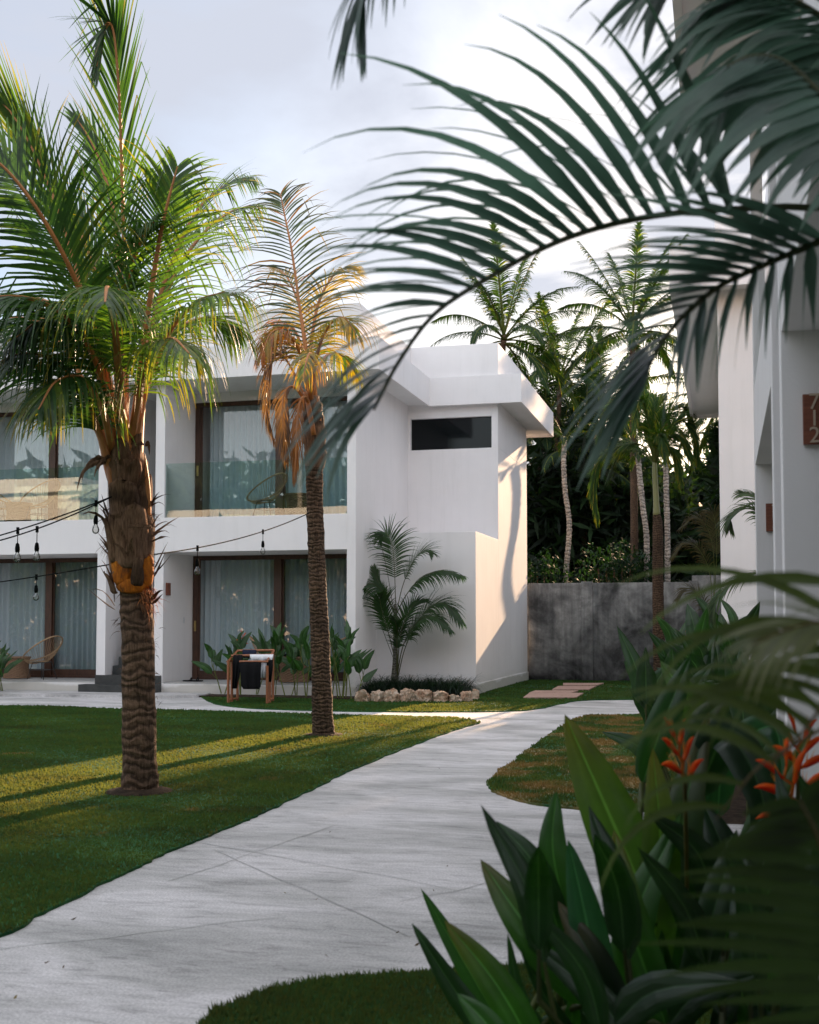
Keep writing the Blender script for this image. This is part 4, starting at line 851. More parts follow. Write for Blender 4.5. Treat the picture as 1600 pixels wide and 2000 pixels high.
def flower(parent, base, top, sc, seed, name='flower'):
    """lobster claw flower: zigzag stem with pointed orange bracts and thin florets"""
    r = random.Random(seed); mb = MB(); base, top = Vector(base), Vector(top); ax = (top - base); Ln = ax.length; ax.normalize()
    side = Vector((math.cos(seed * 1.3) * .9, math.sin(seed * 1.3) * .4, 0)); side = (side - ax * side.dot(ax)).normalized()
    if abs(side.x) < .4: side = Vector((.9, .3, .0))
    P = [base + ax * Ln * i / 5 + side * sc * .05 * (-1) ** i for i in range(6)]
    mb.tube(P, [sc * .045 * (1 - .12 * i) for i in range(6)], 6, 0, (.55, .16, .02))
    for i in range(6):
        p = P[i]; s = (-1) ** i; d = (side * s * (1.0 - .08 * i) + ax * (.16 + .13 * i)).normalized(); L_ = sc * (.62 - .05 * i)
        vs = []; cs = []; nn = d.cross(ax).normalized()
        for k in range(6):
            t = k / 5; wd = sc * .12 * math.sin(math.pi * min(1, .12 + .88 * t ** .8)) if k < 5 else sc * .004; q = p + d * L_ * t + ax * sc * .12 * math.sin(t * 2)
            upv = ax * wd * 1.2; c = (.80, .060 - .03 * t + .04 * (i % 2), .004); vs += [q - nn * wd * .5, q + upv * .7, q + nn * wd * .5, q - upv * .5]; cs += [c, (.78, .15, .008), c, (.6, .04, .005)]
        mb.add(vs, [(4 * k + j, 4 * k + (j + 1) % 4, 4 * k + 4 + (j + 1) % 4, 4 * k + 4 + j) for k in range(5) for j in range(4)], 0, cs)
        for q_ in range(2):
            dd = (d * .6 + ax * (1.0 + .3 * q_) + Vector((r.uniform(-.3, .3), r.uniform(-.3, .3), 0))).normalized()
            leaflet(mb, p + d * L_ * .12, dd, nn, sc * r.uniform(.3, .5), sc * .035, -.3, r, 4, 0, ((.70, .28, .03), (.80, .40, .06)), fold=.5)
    return mb.build(name, PETAL, parent, smooth=True, recalc=False)
def heliconia(loc, h, n, seed, label, group=None, W=.12, col=(.03, .085, .02), spread=.25, flowers=0, lean=(0, 0), stemc=(.14, .16, .04), leafL=.5, nst=None):
    r = random.Random(seed); t = thing('heliconia', label, 'plant', loc, group); loc = Vector(loc); st = MB(); lf = MB()
    for i in range(nst or max(1, n // 3)):
        a = r.uniform(0, 6.28); b = loc + Vector((math.cos(a), math.sin(a), 0)) * r.uniform(0, spread * .4)
        hh = h * r.uniform(.65, 1.0); tp = b + Vector((math.cos(a) * spread * r.random() + lean[0], math.sin(a) * spread * r.random() + lean[1], hh * .72))
        P = spline([b, b.lerp(tp, .5) + Vector((0, 0, .03)), tp], 10); st.tube(P, [.012 * (1 - .04 * j) for j in range(10)], 6, 0, hcol(stemc, r))
        for j in range(4):
            aa = a + (j * 2.6) + r.uniform(-.5, .5); q = P[min(9, 4 + j * 2)]; el = r.uniform(.7, 1.4) if j < 2 else 1.35
            LL = leafL * r.uniform(.7, 1.15); d = Vector((math.cos(aa) * math.cos(el), math.sin(aa) * math.cos(el), math.sin(el)))
            e_ = q + d * LL * .3; m2 = q + d * LL * .72 + Vector((0, 0, -.02)); tip = q + d * LL * 1.15 + Vector((math.cos(aa) * .1, math.sin(aa) * .1, -.12 * LL * r.random() * 2))
            st.tube([q, e_], [.007, .005], 5, 0, hcol(stemc, r)); paddle(lf, [e_, m2, tip], W * r.uniform(.75, 1.15), r, up=(r.uniform(-.4, .4), -1 + r.uniform(-.3, .5), .5), col=col, n=8)
    st.build('stems', LEAFN, t, recalc=False); lf.build('leaves', PADDLE, t, recalc=False)
    for k in range(flowers):
        p = loc + Vector((r.uniform(-.15, .15), r.uniform(-.15, .15), h * .8)); flower(t, p, p + Vector((.02, 0, .2)), .2, seed + k)
    return t
HG = 'heliconias planted along the terrace edge'
HL = [(437, 1360, .85, 1, 1, 'lone small heliconia left of the wooden clothes rack'), (470, 1362, 1.25, 4, 2, 'heliconia behind the left side of the clothes rack, with one orange bloom'), (500, 1361, 1.0, 3, 3, 'short heliconia directly behind the hanging black shirt'),
      (530, 1362, 1.4, 5, 4, 'tall heliconia rising behind the right post of the clothes rack'), (560, 1363, 1.0, 3, 5, 'heliconia in front of the left side of the wicker table'), (580, 1364, 1.0, 3, 6, 'low heliconia in front of the wicker table centre'),
      (598, 1365, 1.25, 3, 7, 'heliconia just left of the slender palm trunk'), (645, 1366, 1.2, 4, 8, 'heliconia just right of the slender palm trunk'), (668, 1368, 1.65, 6, 9, 'tallest heliconia, in front of the white corner pillar'), (690, 1370, .9, 3, 10, 'low heliconia beside the leftmost coral rock'),
      (8, 1350, 1.1, 4, 11, 'heliconia at the very left edge of the photo in front of the terrace'), (30, 1350, .9, 3, 12, 'heliconia between the left edge plant and the hoop chair'), (45, 1351, .6, 2, 13, 'smallest heliconia, at the corner of the white terrace kerb')]
for x, y, h, n, sd_, lb in HL:
    g = G(x, y); g.z = .05; g.y = min(g.y, 22.0) if x > 100 else 22.0 - .25
    heliconia(g, h * .95, n, 400 + sd_, lb, HG, W=.13, flowers=1 if sd_ == 2 else 0, leafL=.50, col=(.026, .07, .018), nst=max(2, n - 1))

# ================================================================== TERRACE FURNITURE
def hoop_chair(loc, face, label, sc=1.0):
    """rattan hoop chair: tilted oval ring, cords to a low hub, steel leg frame. face = heading angle"""
    t = thing('hoop_chair', label, 'chair', loc, 'rattan hoop chairs on the terraces'); loc = Vector(loc)
    fx = Vector((math.cos(face), math.sin(face), 0)); sx = Vector((-math.sin(face), math.cos(face), 0)); Z = Vector((0, 0, 1))
    def ring(a): return loc + (fx * (-math.cos(a) * .40 + .02) + sx * math.sin(a) * .40 + Z * (.62 + .26 * math.cos(a) + .02 * math.cos(2 * a))) * sc
    Rg = [ring(2 * math.pi * i / 36) for i in range(37)]; mb = MB(); mb.tube(Rg, .016 * sc, 6, cap=False)
    hub = lambda a: loc + (fx * (.03 - math.cos(a) * .13) + sx * math.sin(a) * .13 + Z * (.36 + .02 * math.cos(a))) * sc
    mb.build('rim', WICK, t, smooth=True); mb = MB()
    for i in range(44):
        a = 2 * math.pi * i / 44; p, q = ring(a), hub(a); m_ = p.lerp(q, .5) - Z * .045 * sc + (loc + Z * .6 * sc - p) * -.02
        mb.tube(spline([p, m_, q], 6), .0042 * sc, 4, cap=False)
    mb.tube([hub(2 * math.pi * i / 24) for i in range(25)], .012 * sc, 5, cap=False); mb.build('woven_seat', WICK, t, smooth=True)
    mb = MB(); up_ = []
    for a, o in ((.7, 1), (-.7, 1), (2.4, 1), (-2.4, 1)):
        tp = loc + (fx * (.03 - math.cos(a) * .19) + sx * math.sin(a) * .19 + Z * .35) * sc; ft = loc + (fx * (.02 - math.cos(a) * .30) + sx * math.sin(a) * .30) * sc; mb.tube([ft, tp], .009 * sc, 6); up_.append(ft.lerp(tp, .55))
    mb.tube([up_[0], up_[1], up_[3], up_[2], up_[0]], .007 * sc, 5, cap=False)
    mb.tube([loc + (fx * (.03 - math.cos(a) * .19) + sx * math.sin(a) * .19 + Z * .35) * sc for a in [2 * math.pi * i / 20 for i in range(21)]], .009 * sc, 5, cap=False)
    mb.build('leg_frame', IRON, t, smooth=True); return t
def wicker_table(loc, label, r0=.27, h=.46):
    t = thing('wicker_table', label, 'side table', loc, 'drum shaped wicker side tables'); mb = MB(); n = 60; rows = 18; vs = []
    for i in range(rows + 1):
        k = i / rows; rad = r0 * (1 - .22 * math.sin(math.pi * k) * .6 + .04 * (1 - k))
        for j in range(n):
            th = 2 * math.pi * j / n; rr = rad + .006 * (1 if (i + j // 2) % 2 else -1); vs.append(Vector(loc) + Vector((rr * math.cos(th), rr * math.sin(th), .01 + (h - .03) * k)))
    mb.add(vs, [(i * n + j, i * n + (j + 1) % n, (i + 1) * n + (j + 1) % n, (i + 1) * n + j) for i in range(rows) for j in range(n)]); mb.build('woven_drum', m_wick, t)
    mb = MB(); mb.lathe([(r0 * .9, h - .03), (r0 * 1.06, h - .028), (r0 * 1.06, h), (r0 * .9, h + .002)], loc, 40); mb.build('table_top', m_wick, t, smooth=False); return t
m_wick = m_simple('brown wicker', (.14, .075, .04), (.28, .17, .10), 60, .75)
dz = .252
def at(px, v, z): p = atY(px, 1200, 22.14 + v); return Vector((p.x, p.y, z))
hoop_chair(at(86, .62, dz), 2.9, 'rattan hoop chair facing left on the lower left terrace')
hoop_chair(at(-12, .75, dz), .2, 'rattan hoop chair cut by the left edge of the photo, on the lower terrace')
wicker_table(at(35, .8, dz), 'wicker drum table between the two lower left hoop chairs')
hoop_chair(at(525, .85, dz), .3, 'rattan hoop chair on the lower right terrace, left of the wicker table')
hoop_chair(at(655, .85, dz), 2.8, 'rattan hoop chair on the lower right terrace, behind the slender palm trunk')
tb = at(575, .75, dz); wicker_table(tb, 'wicker drum table carrying a folded black cloth on the lower right terrace', .30, .50)
zb2 = 3.52
hoop_chair(at(76, .6, zb2), 3.0, 'rattan hoop chair behind the balcony glass, just left of the big palm')
hoop_chair(at(-8, .7, zb2), .2, 'rattan hoop chair cut by the left edge of the photo, on the balcony')
wicker_table(at(33, .75, zb2), 'wicker drum table between the hoop chairs on the left balcony')
hoop_chair(at(522, .75, zb2), 2.9, 'rattan hoop chair on the right balcony behind the glass railing')
wicker_table(at(585, .6, zb2), 'wicker drum table on the right balcony beside the slender palm', .30, .46)
# folded cloth on the table
mb = MB(); mb.lathe([(.02, .0), (.17, .005), (.18, .03), (.16, .055), (.02, .07)], (tb.x - .02, tb.y - .05, dz + .503), 18)
o = mb.build('folded_cloth', BLKCL, None, smooth=True); tag(o, 'folded black cloth lying on the lower wicker table', 'cloth')
# sandals
mb = MB(); pc = at(372, .35, dz + .003)
for k, dx in ((0, 0), (1, .13)):
    vs = [(pc.x - .13 + dx + a * .26, pc.y + .02 * k + b * .05 * (1.15 - .3 * abs(a - .6)), pc.z + c * .022 + .004) for c in (0, 1) for a in (0, .25, .5, .75, 1) for b in (-1, 1)]
    mb.add(vs, [(2 * i, 2 * i + 1, 2 * i + 3, 2 * i + 2) for i in range(4)] + [(10 + 2 * i, 11 + 2 * i, 13 + 2 * i, 12 + 2 * i) for i in range(4)] + [(2 * i, 2 * i + 2, 12 + 2 * i, 10 + 2 * i) for i in range(4)] + [(1 + 2 * i, 3 + 2 * i, 13 + 2 * i, 11 + 2 * i) for i in range(4)] + [(0, 1, 11, 10), (8, 9, 19, 18)])
    mb.tube(spline([(pc.x + .02 + dx, pc.y - .05 + .02 * k, pc.z + .02), (pc.x + .04 + dx, pc.y + .02 * k, pc.z + .075), (pc.x + .02 + dx, pc.y + .05 + .02 * k, pc.z + .02)], 8), .012, 5)
tag(mb.build('sandals', BLKCL, None), 'pair of black sandals left on the terrace floor by the glass door', 'footwear')

# ---- clothes rack
gr = G(490, 1374); gy = gr.y
def qr(x, y, dy=0): return atY(x, y, gy + dy)
rack = thing('clothes_rack', 'red brown wooden clothes rack standing on the grass in front of the terrace', 'clothes rack', gr)
def bar(a, b, w_, parent, m_=WOODR, name='rail', dd=None):
    mb = MB(); a, b = Vector(a), Vector(b); mb.tube([a, b], w_ * .72, 4); return mb.build(name, m_, parent)
for (x, y0, y1, dy, nm) in ((446, 1291, 1370, -.25, 'post'), (453, 1291, 1368, -.05, 'post'), (464, 1280, 1366, .3, 'post'), (522, 1300, 1376, -.3, 'post'), (527, 1290, 1374, -.1, 'post'), (533, 1272, 1366, .3, 'post')):
    bar(qr(x, y0, dy), Vector((qr(x, y1, dy).x, gy + dy, .03)), .035, rack, name=nm)
bar(qr(444, 1292, -.25), qr(455, 1290, -.05), .03, rack); bar(qr(452, 1281, -.1), qr(535, 1279, -.1), .03, rack); bar(qr(464, 1271, .3), qr(536, 1270, .3), .03, rack)
bar(Vector((qr(446, 1370, -.25).x, gy - .25, .07)), Vector((qr(464, 1366, .3).x, gy + .3, .07)), .03, rack); bar(Vector((qr(522, 1370, -.3).x, gy - .3, .07)), Vector((qr(533, 1366, .3).x, gy + .3, .07)), .03, rack)
bar(qr(446, 1291, -.25), qr(464, 1271, .3), .03, rack); bar(qr(522, 1290, -.3), qr(535, 1271, .3), .03, rack); bar(qr(468, 1292, -.3), qr(524, 1292, -.3), .025, rack)
def drape(name, outline, dy, m_, label, thick=.02, wav=.02, seed=0):
    """cloth hanging over a rail: front fall, fold over the bar, short back fall"""
    (xl, xr, yt), rows = outline; mb = MB(); n = 14; vs = []; pr = []
    pr.append((xl, xr, yt + 8, dy + .12)); pr.append((xl, xr, yt, dy + .04)); pr.append((xl, xr, yt - 1, dy)); pr += [(a, b, y, dy - .05) for a, b, y in rows]
    for k, (a, b, y, d_) in enumerate(pr):
        for i in range(n + 1):
            s = i / n; p = qr(a + (b - a) * s, y, d_ + (wav * math.sin(s * 14 + seed + k * .3) * min(1, max(0, k - 1) * .4)) ); vs.append(p)
    mb.add(vs, [(k * (n + 1) + i, k * (n + 1) + i + 1, (k + 1) * (n + 1) + i + 1, (k + 1) * (n + 1) + i) for k in range(len(pr) - 1) for i in range(n)])
    o = mb.build(name, m_, None, smooth=True); md = o.modifiers.new('th', 'SOLIDIFY'); md.thickness = .008; return tag(o, label, 'clothing')
drape('shirt', ((470, 510, 1292), [(468, 510, 1300), (470, 508, 1320), (471, 509, 1340), (476, 506, 1346)]), -.30, BLKCL, 'black shirt hanging upside down from the front rail of the wooden rack')
drape('towel', ((488, 534, 1279), [(489, 533, 1283), (490, 530, 1291)]), -.12, WCL, 'white towel with dark print over the middle rail of the rack', seed=2)
drape('trousers', ((456, 474, 1280), [(455, 472, 1295), (455, 468, 1320), (454, 463, 1345)]), -.14, BLKCL, 'black trousers hanging at the left end of the wooden rack', seed=4)
drape('shorts', ((474, 501, 1270), [(474, 501, 1276), (475, 498, 1285)]), .28, NAVY, 'navy shorts with white stripes over the rear rail of the rack', seed=5)
drape('cloth', ((507, 521, 1293), [(507, 520, 1305), (508, 519, 1324)]), -.27, GCL, 'grey cloth hanging beside the black shirt', seed=6)
drape('sleeved_top', ((519, 533, 1290), [(520, 532, 1310), (521, 529, 1332)]), -.20, BLKCL, 'black garment hanging at the right post of the rack', seed=8)

# ================================================================== PALMS BEHIND THE GARDEN WALL
def trunk_simple(mb, cps, r0, r1, n=12, k=26, mi=0):
    P = spline(cps, k); mb.tube(P, [(r0 * (1 - i / (k - 1)) + r1 * i / (k - 1)) * (1 + .05 * (i % 2)) for i in range(k)], n, mi)
protoF = []
def coco_proto(seed, cols, Ln=.85):
    """shared frond meshes in a few shapes"""
    out = []
    for i in range(4):
        r = random.Random(seed + i); mb = MB(); el = (1.2, .75, .3, -.1)[i]; d = Vector((math.cos(el), 0, math.sin(el))); dr = (.25, .5, .75, .8)[i]; L_ = 4.2; P = [Vector((0, 0, 0))]
        for k in range(6):
            d = (d + Vector((0, 0, -dr * (.12 + .07 * k)))).normalized(); P.append(P[-1] + d * L_ / 6)
        frond(mb, P, n=58, Ln=Ln, Wd=.060, fwd=35, lift=6, droop=1.15, up=(0, 0, 1), t0=.2, r=r, cols=cols, both=(.06, LIM, YEL), kink=.15, rad=(.05, .01), segs=4, jit=.14)
        me = mb.build('frond', [LEAFD, LEAFD], None, recalc=False); out.append(me.data); bpy.data.objects.remove(me)
    return out
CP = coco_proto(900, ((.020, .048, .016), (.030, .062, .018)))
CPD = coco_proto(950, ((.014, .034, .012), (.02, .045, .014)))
def coco(base, ch, crown_px=None, label='', n=20, seed=0, sc=1.0, lean=(0, 0), protos=None, rt=.17, m_=BARK3, group='coconut palms beyond the garden wall'):
    t = thing('coconut_palm', label, 'palm tree', base, group); b = Vector(base); tp = b + Vector((lean[0], lean[1], ch)); r = random.Random(seed)
    mb = MB(); trunk_simple(mb, [b, b.lerp(tp, .35) + Vector((-lean[0] * .18, 0, 0)), b.lerp(tp, .7) + Vector((-lean[0] * .1, 0, 0)), tp], rt * 1.15, rt * .8); mb.build('trunk', m_, t, smooth=True)
    for i in range(n):
        k = i / n; w_ = 0 if k < .22 else 1 if k < .5 else 2 if k < .78 else 3
        o = bpy.data.objects.new('frond', (protos or CP)[w_]); COL.objects.link(o); o.parent = t; o.location = tp - b + Vector((0, 0, -.1 * w_)); s = sc * r.uniform(.85, 1.1); o.scale = (s, s, s)
        o.rotation_euler = (r.uniform(-.15, .15), r.uniform(-.15, .15), i * 2.39996 + r.uniform(-.25, .25))
    return t
def gp(px, Y): p = atY(px, 1219, Y); return Vector((p.x, p.y, 0))
def crownz(py, Y, px=1000): return atY(px, py, Y).z
LB = [(985, 655, 46, 1.0, 'coconut palm with its round crown directly above the white villa roof corner', 0, 20, 1.0), (1235, 640, 48, 0, 'coconut palm with the highest crown right of centre, behind the drooping foreground frond', 0, 22, 1.0),
      (1095, 735, 60, .6, 'coconut palm crown between the two tallest ones, in the gap of the roofs', 1, 20, .95), (1175, 790, 62, -.5, 'coconut palm with low hanging fronds over the middle of the cement wall', 2, 18, .9), 
      (1060, 840, 63, .6, 'coconut palm rising just right of the white villa eave', 2, 18, .8),  
      (1140, 900, 60, 0, 'dark coconut palm deep in the shade behind the bent grey trunk', 2, 20, .9), (1170, 860, 65, 0, 'dark coconut palm far back behind the drooping foxtail leaf', 2, 20, .9)]
for i, (px, py, Y, ln, lb, kd, n, sc) in enumerate(LB):
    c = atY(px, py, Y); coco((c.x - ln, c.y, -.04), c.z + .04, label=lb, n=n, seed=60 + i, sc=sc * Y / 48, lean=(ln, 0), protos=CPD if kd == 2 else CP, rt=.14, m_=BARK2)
for i, (x, y, ch, lb) in enumerate(((.5, 44, 9.6, 'dense coconut palm against the plain villa wall, behind its eave'), (1.4, 46, 10.4, 'coconut palm behind the plain villa block'), (.6, 40.5, 8.4, 'dark trunked coconut palm just left of the plain villa wall'), (2.6, 42, 9.4, 'coconut palm standing behind the middle of the plain villa'))):
    coco((x, y, -.04), ch, label=lb, n=26, seed=160 + i, sc=.72, protos=CPD, rt=.2, m_=BARK2)
# pale ringed trunks close behind the wall
for i, (xb, xt, ytop, Y, wpx, lb) in enumerate(((1104, 1103, 860, 33.5, 9.5, 'slim palm with a gently bent grey trunk behind the left part of the cement wall'), (1263, 1246, 890, 33.0, 10.5, 'palm with a pale ringed trunk leaning left, left of the foxtail palm'), (1304, 1300, 880, 34.0, 10.5, 'palm with a pale ringed upright trunk, right of the foxtail palm'))):
    b = gp(xb, Y); tp = atY(xt, ytop, Y); t = thing('tall_palm', lb, 'palm tree', b, 'grey trunked palms behind the cement wall'); rad = wpx / 2 * Y / F
    mid = [atY(xb + (9 if i == 0 else 0), 1050, Y), atY((xb * .5 + xt * .5) + (0 if i else -3), 980, Y)]
    P = [b, atY(xb - (3 if i == 0 else 0), 1140, Y)] + mid + [tp]
    if i == 0: P = [b, atY(1105, 1140, Y), atY(1112, 1030, Y), atY(1104, 960, Y), atY(1101, 900, Y), tp]
    trunk_mesh(t, P, [rad * 1.25, rad, rad * .95, rad * .95, rad * .9], BARK3, seed=50 + i, rings=.16, n=14, rag=.014); r = random.Random(i)
    for j in range(9):
        o = bpy.data.objects.new('frond', CPD[(0, 1, 2, 1)[j % 4]]); COL.objects.link(o); o.parent = t; o.location = tp - b; s = (.26 if i < 2 else .40) * r.uniform(.8, 1.1); o.scale = (s, s, s); o.rotation_euler = (0, 0, j * 2.4)
# foxtail palm in front of the wall
Yx = 28.7; bx_ = gp(1288, Yx); fx = thing('foxtail_palm', 'foxtail palm with bushy leaves and smooth green crownshaft in front of the cement wall', 'palm tree', bx_)
qx = lambda x, y, dd=0.0: atY(x, y, Yx + dd)
trunk_mesh(fx, [bx_, qx(1287, 1250), qx(1285, 1130), qx(1285, 1030), qx(1283, 1006)], [.14, .135, .125, .115, .085], BARK2, seed=77, rings=.14, n=18, rag=.008)
mb = MB(); mb.tube(spline([qx(1283, 1008), qx(1282, 980), qx(1280, 940), qx(1279, 918), qx(1279, 895)], 14), [.088, .082, .076, .07, .066, .064, .062, .062, .062, .062, .06, .055, .045, .035], 16); mb.build('crownshaft', m_simple('green crownshaft', (.16, .17, .06), (.26, .25, .10), 4, .35, (1, 1, .3)), fx, smooth=True)
XF = [[(1279, 905, 0), (1255, 870, 0), (1215, 870, -.2), (1175, 895, -.3), (1160, 945, -.4), (1165, 1000, -.4)], [(1279, 905, 0), (1262, 850, 0), (1235, 800, -.1), (1205, 790, -.2), (1180, 815, -.2), (1172, 850, -.2)], [(1279, 905, 0), (1270, 840, -.2), (1258, 790, -.5), (1248, 785, -.9), (1240, 830, -1.2)],
      [(1280, 905, 0), (1290, 840, 0), (1310, 800, 0), (1335, 795, 0), (1352, 830, 0)], [(1280, 905, 0), (1300, 860, -.3), (1325, 850, -.6), (1345, 880, -.8)], [(1279, 905, 0), (1275, 830, .4), (1270, 780, .8), (1250, 770, 1.2)], [(1279, 905, 0), (1250, 880, .5), (1215, 880, .9), (1190, 930, 1.2)], [(1280, 905, 0), (1300, 850, .5), (1330, 840, 1.0), (1350, 900, 1.3)],
      [(1279, 905, 0), (1282, 860, -.5), (1290, 850, -.9), (1300, 890, -1.3)]]
XF += [[(1280, 905, 0), (1298, 855, -.1), (1325, 820, -.1), (1352, 840, -.1), (1362, 890, -.1)], [(1279, 905, 0), (1278, 850, .1), (1280, 800, .3), (1290, 780, .5)], [(1280, 905, 0), (1292, 870, -.5), (1315, 880, -.8), (1328, 930, -.9)], [(1279, 905, 0), (1270, 850, .6), (1290, 800, 1.1), (1310, 830, 1.6)]]
for i, c in enumerate(XF): build_frond(fx, [qx(*p) for p in c], n=150, Ln=.58, Wd=.030, fwd=52, lift=0, droop=.5, up=(0, -.5, 1), t0=.2, r=random.Random(500 + i), cols=((.028, .065, .014), (.055, .105, .018)), both=(.15, LIM, YEL), rad=(.03, .006), segs=3, plum=75, leafm=LEAFD, rachm=LEAFD, prof=lambda t: .6 + 1.2 * t if t < .25 else 1 - .45 * (t - .25))
# forest mass: hanging fronds and scrub as one ground-to-canopy stand
def leafcloud(name, n, box, size, cols, seed, label, m_=LEAFD, dens=None, wl=.22):
    rg = np.random.default_rng(seed); x0, x1, y0, y1, z0, z1 = box
    c = np.stack([rg.uniform(x0, x1, n), rg.uniform(y0, y1, n), rg.uniform(z0, z1, n)], 1)
    if dens is not None: c = c[dens(c, rg)]
    n = len(c); th = rg.uniform(0, 6.283, n); el = rg.normal(-.5, .5, n); d = np.stack([np.cos(th) * np.cos(el), np.sin(th) * np.cos(el), np.sin(el)], 1)
    w_ = np.cross(d, rg.normal(0, 1, (n, 3))); w_ /= np.linalg.norm(w_, axis=1)[:, None]; L_ = size * rg.uniform(.5, 1.4, n)[:, None]; W_ = L_ * wl
    V = np.stack([c - d * L_, c + w_ * W_, c + d * L_, c - w_ * W_], 1).reshape(-1, 3)
    me = bpy.data.meshes.new(name); me.vertices.add(4 * n); me.vertices.foreach_set('co', V.ravel()); me.loops.add(4 * n); me.loops.foreach_set('vertex_index', np.arange(4 * n)); me.polygons.add(n)
    me.polygons.foreach_set('loop_start', np.arange(0, 4 * n, 4)); me.polygons.foreach_set('loop_total', np.full(n, 4)); me.materials.append(m_)
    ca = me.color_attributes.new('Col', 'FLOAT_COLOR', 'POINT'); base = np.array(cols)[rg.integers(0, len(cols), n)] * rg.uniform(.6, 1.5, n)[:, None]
    a = np.ones((4 * n, 4), 'f'); a[:, :3] = np.repeat(base, 4, 0); ca.data.foreach_set('color', a.ravel()); me.update(calc_edges=True)
    o = bpy.data.objects.new(name, me); COL.objects.link(o); return tag(o, label, 'vegetation', kind='stuff')
def ff(c, rg):
    top = 14.6 + 1.6 * np.sin(c[:, 0] * .5) + 1.1 * np.sin(c[:, 0] * 1.3 + c[:, 1]); return c[:, 2] < top
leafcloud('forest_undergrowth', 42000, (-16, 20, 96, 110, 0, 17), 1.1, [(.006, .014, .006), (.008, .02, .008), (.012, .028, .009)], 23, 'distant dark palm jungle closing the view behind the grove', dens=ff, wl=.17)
def fd(c, rg):
    u = np.sin(c[:, 0] * .9 + c[:, 1] * .4) * np.sin(c[:, 2] * .8 + c[:, 0] * .5 + c[:, 1]); top = np.where((c[:, 0] > -1.5) & (c[:, 0] < -.3), 7.4, 9.3) + 1.2 * np.sin(c[:, 0] * .6) + 1.0 * np.sin(c[:, 0] * 1.9 + c[:, 1])
    return (rg.random(len(c)) < .62 + .38 * u) & (c[:, 2] < top)
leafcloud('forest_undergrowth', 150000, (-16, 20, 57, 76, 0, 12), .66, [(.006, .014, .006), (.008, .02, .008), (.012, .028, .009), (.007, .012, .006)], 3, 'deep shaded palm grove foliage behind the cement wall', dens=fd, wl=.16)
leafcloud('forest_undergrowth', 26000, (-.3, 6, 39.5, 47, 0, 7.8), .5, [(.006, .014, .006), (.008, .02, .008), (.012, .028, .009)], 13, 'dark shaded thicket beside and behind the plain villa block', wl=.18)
for i, (px, py, Y, rad, lb) in enumerate(((1200, 1110, 32.5, .85, 'dark round leaved shrub behind the middle of the cement wall'), (1050, 1125, 32.8, .75, 'small dark shrub behind the wall beside the white villa'), (1240, 1118, 33.2, .6, 'shrub between the pale ringed trunks behind the wall'))):
    c = atY(px, py, Y); t = thing('shrub', lb, 'shrub', (c.x, c.y, 0), 'shrubs behind the cement wall'); r = random.Random(i); mb = MB()
    for k in range(1100):
        d = Vector((r.gauss(0, 1), r.gauss(0, 1), r.gauss(0, 1))).normalized() * rad * r.random() ** .35; p = c + Vector((d.x * 1.3, d.y, d.z * .9 + .12 * math.sin(d.x * 9)))
        leaflet(mb, p, Vector((r.gauss(0, 1), r.gauss(0, 1), r.gauss(.2, .6))), Vector((0, 0, 1)), .16, .07, .8, r, 2, 0, (hcol((.008, .026, .013), r, .5),) * 2)
    mb.build('crown', LEAFD, t, recalc=False); mb = MB()
    for k in range(5): mb.tube([Vector((c.x + .1 * k - .2, c.y, 0)), c + Vector((.25 * (k - 2) * rad, 0, 0))], .02, 5)
    mb.build('trunk', BARK2, t)

# ================================================================== ARECAS BESIDE THE RIGHT ROW
def areca(loc, label, fr, seed, n=30, Ln=.45, Wd=.028, cols=None, group=None, name='areca_palm', lift=8, droop=.9, stems=True):
    t = thing(name, label, 'palm', loc, group)
    for i, c in enumerate(fr):
        build_frond(t, c, n=n, Ln=Ln, Wd=Wd, fwd=42, lift=lift, droop=droop, up=(0, -.4, 1), t0=.35, r=random.Random(seed + i), cols=cols or ((.03, .06, .015), (.05, .085, .02)), rad=(.014, .003), leafm=LEAFN, rachm=LEAFN, rach=(.10, .11, .03), jit=.07, fold=.15)
    return t
Ya = 15.2; b = Vector((.75, Ya, .03)); qq = lambda x, y, dd=0.0: atY(x, y, Ya + dd)
areca(b, 'feathery palm arching out between the two right villas, against the plain white wall', [[b, qq(1530, 1160), qq(1500, 1120), qq(1440, 1130), qq(1400, 1170), qq(1390, 1210)], [b, qq(1530, 1100), qq(1500, 1030), qq(1470, 990), qq(1430, 1005), qq(1425, 1030)], [b, qq(1520, 1250), qq(1490, 1225), qq(1460, 1250), qq(1440, 1300)], [b, qq(1540, 1100), qq(1520, 1020), qq(1480, 975), qq(1450, 960)], [b, qq(1560, 1150), qq(1560, 1050), qq(1540, 960)], [b, b + Vector((.3, 1, 1.5)), b + Vector((.2, 2, 2.4)), b + Vector((-.1, 2.8, 2.0))]], 600, 34, .42)
Yb_ = 27.5; b = Vector((.1, Yb_, .03)); b.x = -.35; q5 = lambda x, y, dd=0.0: atY(x, y, Yb_ + dd)
areca(b, 'dark reddish palm at the foot of the plain villa block before the cement wall', [[b, q5(1390, 1150), q5(1370, 1080), q5(1340, 1060), q5(1310, 1090)], [b, q5(1395, 1120), q5(1385, 1040), q5(1360, 1010), q5(1330, 1030)], [b, q5(1380, 1200), q5(1350, 1150), q5(1320, 1170)], [b, q5(1398, 1120), q5(1400, 1060), q5(1395, 1010), q5(1385, 1000)]], 640, 34, .5, .03, ((.05, .045, .015), (.10, .06, .02)))

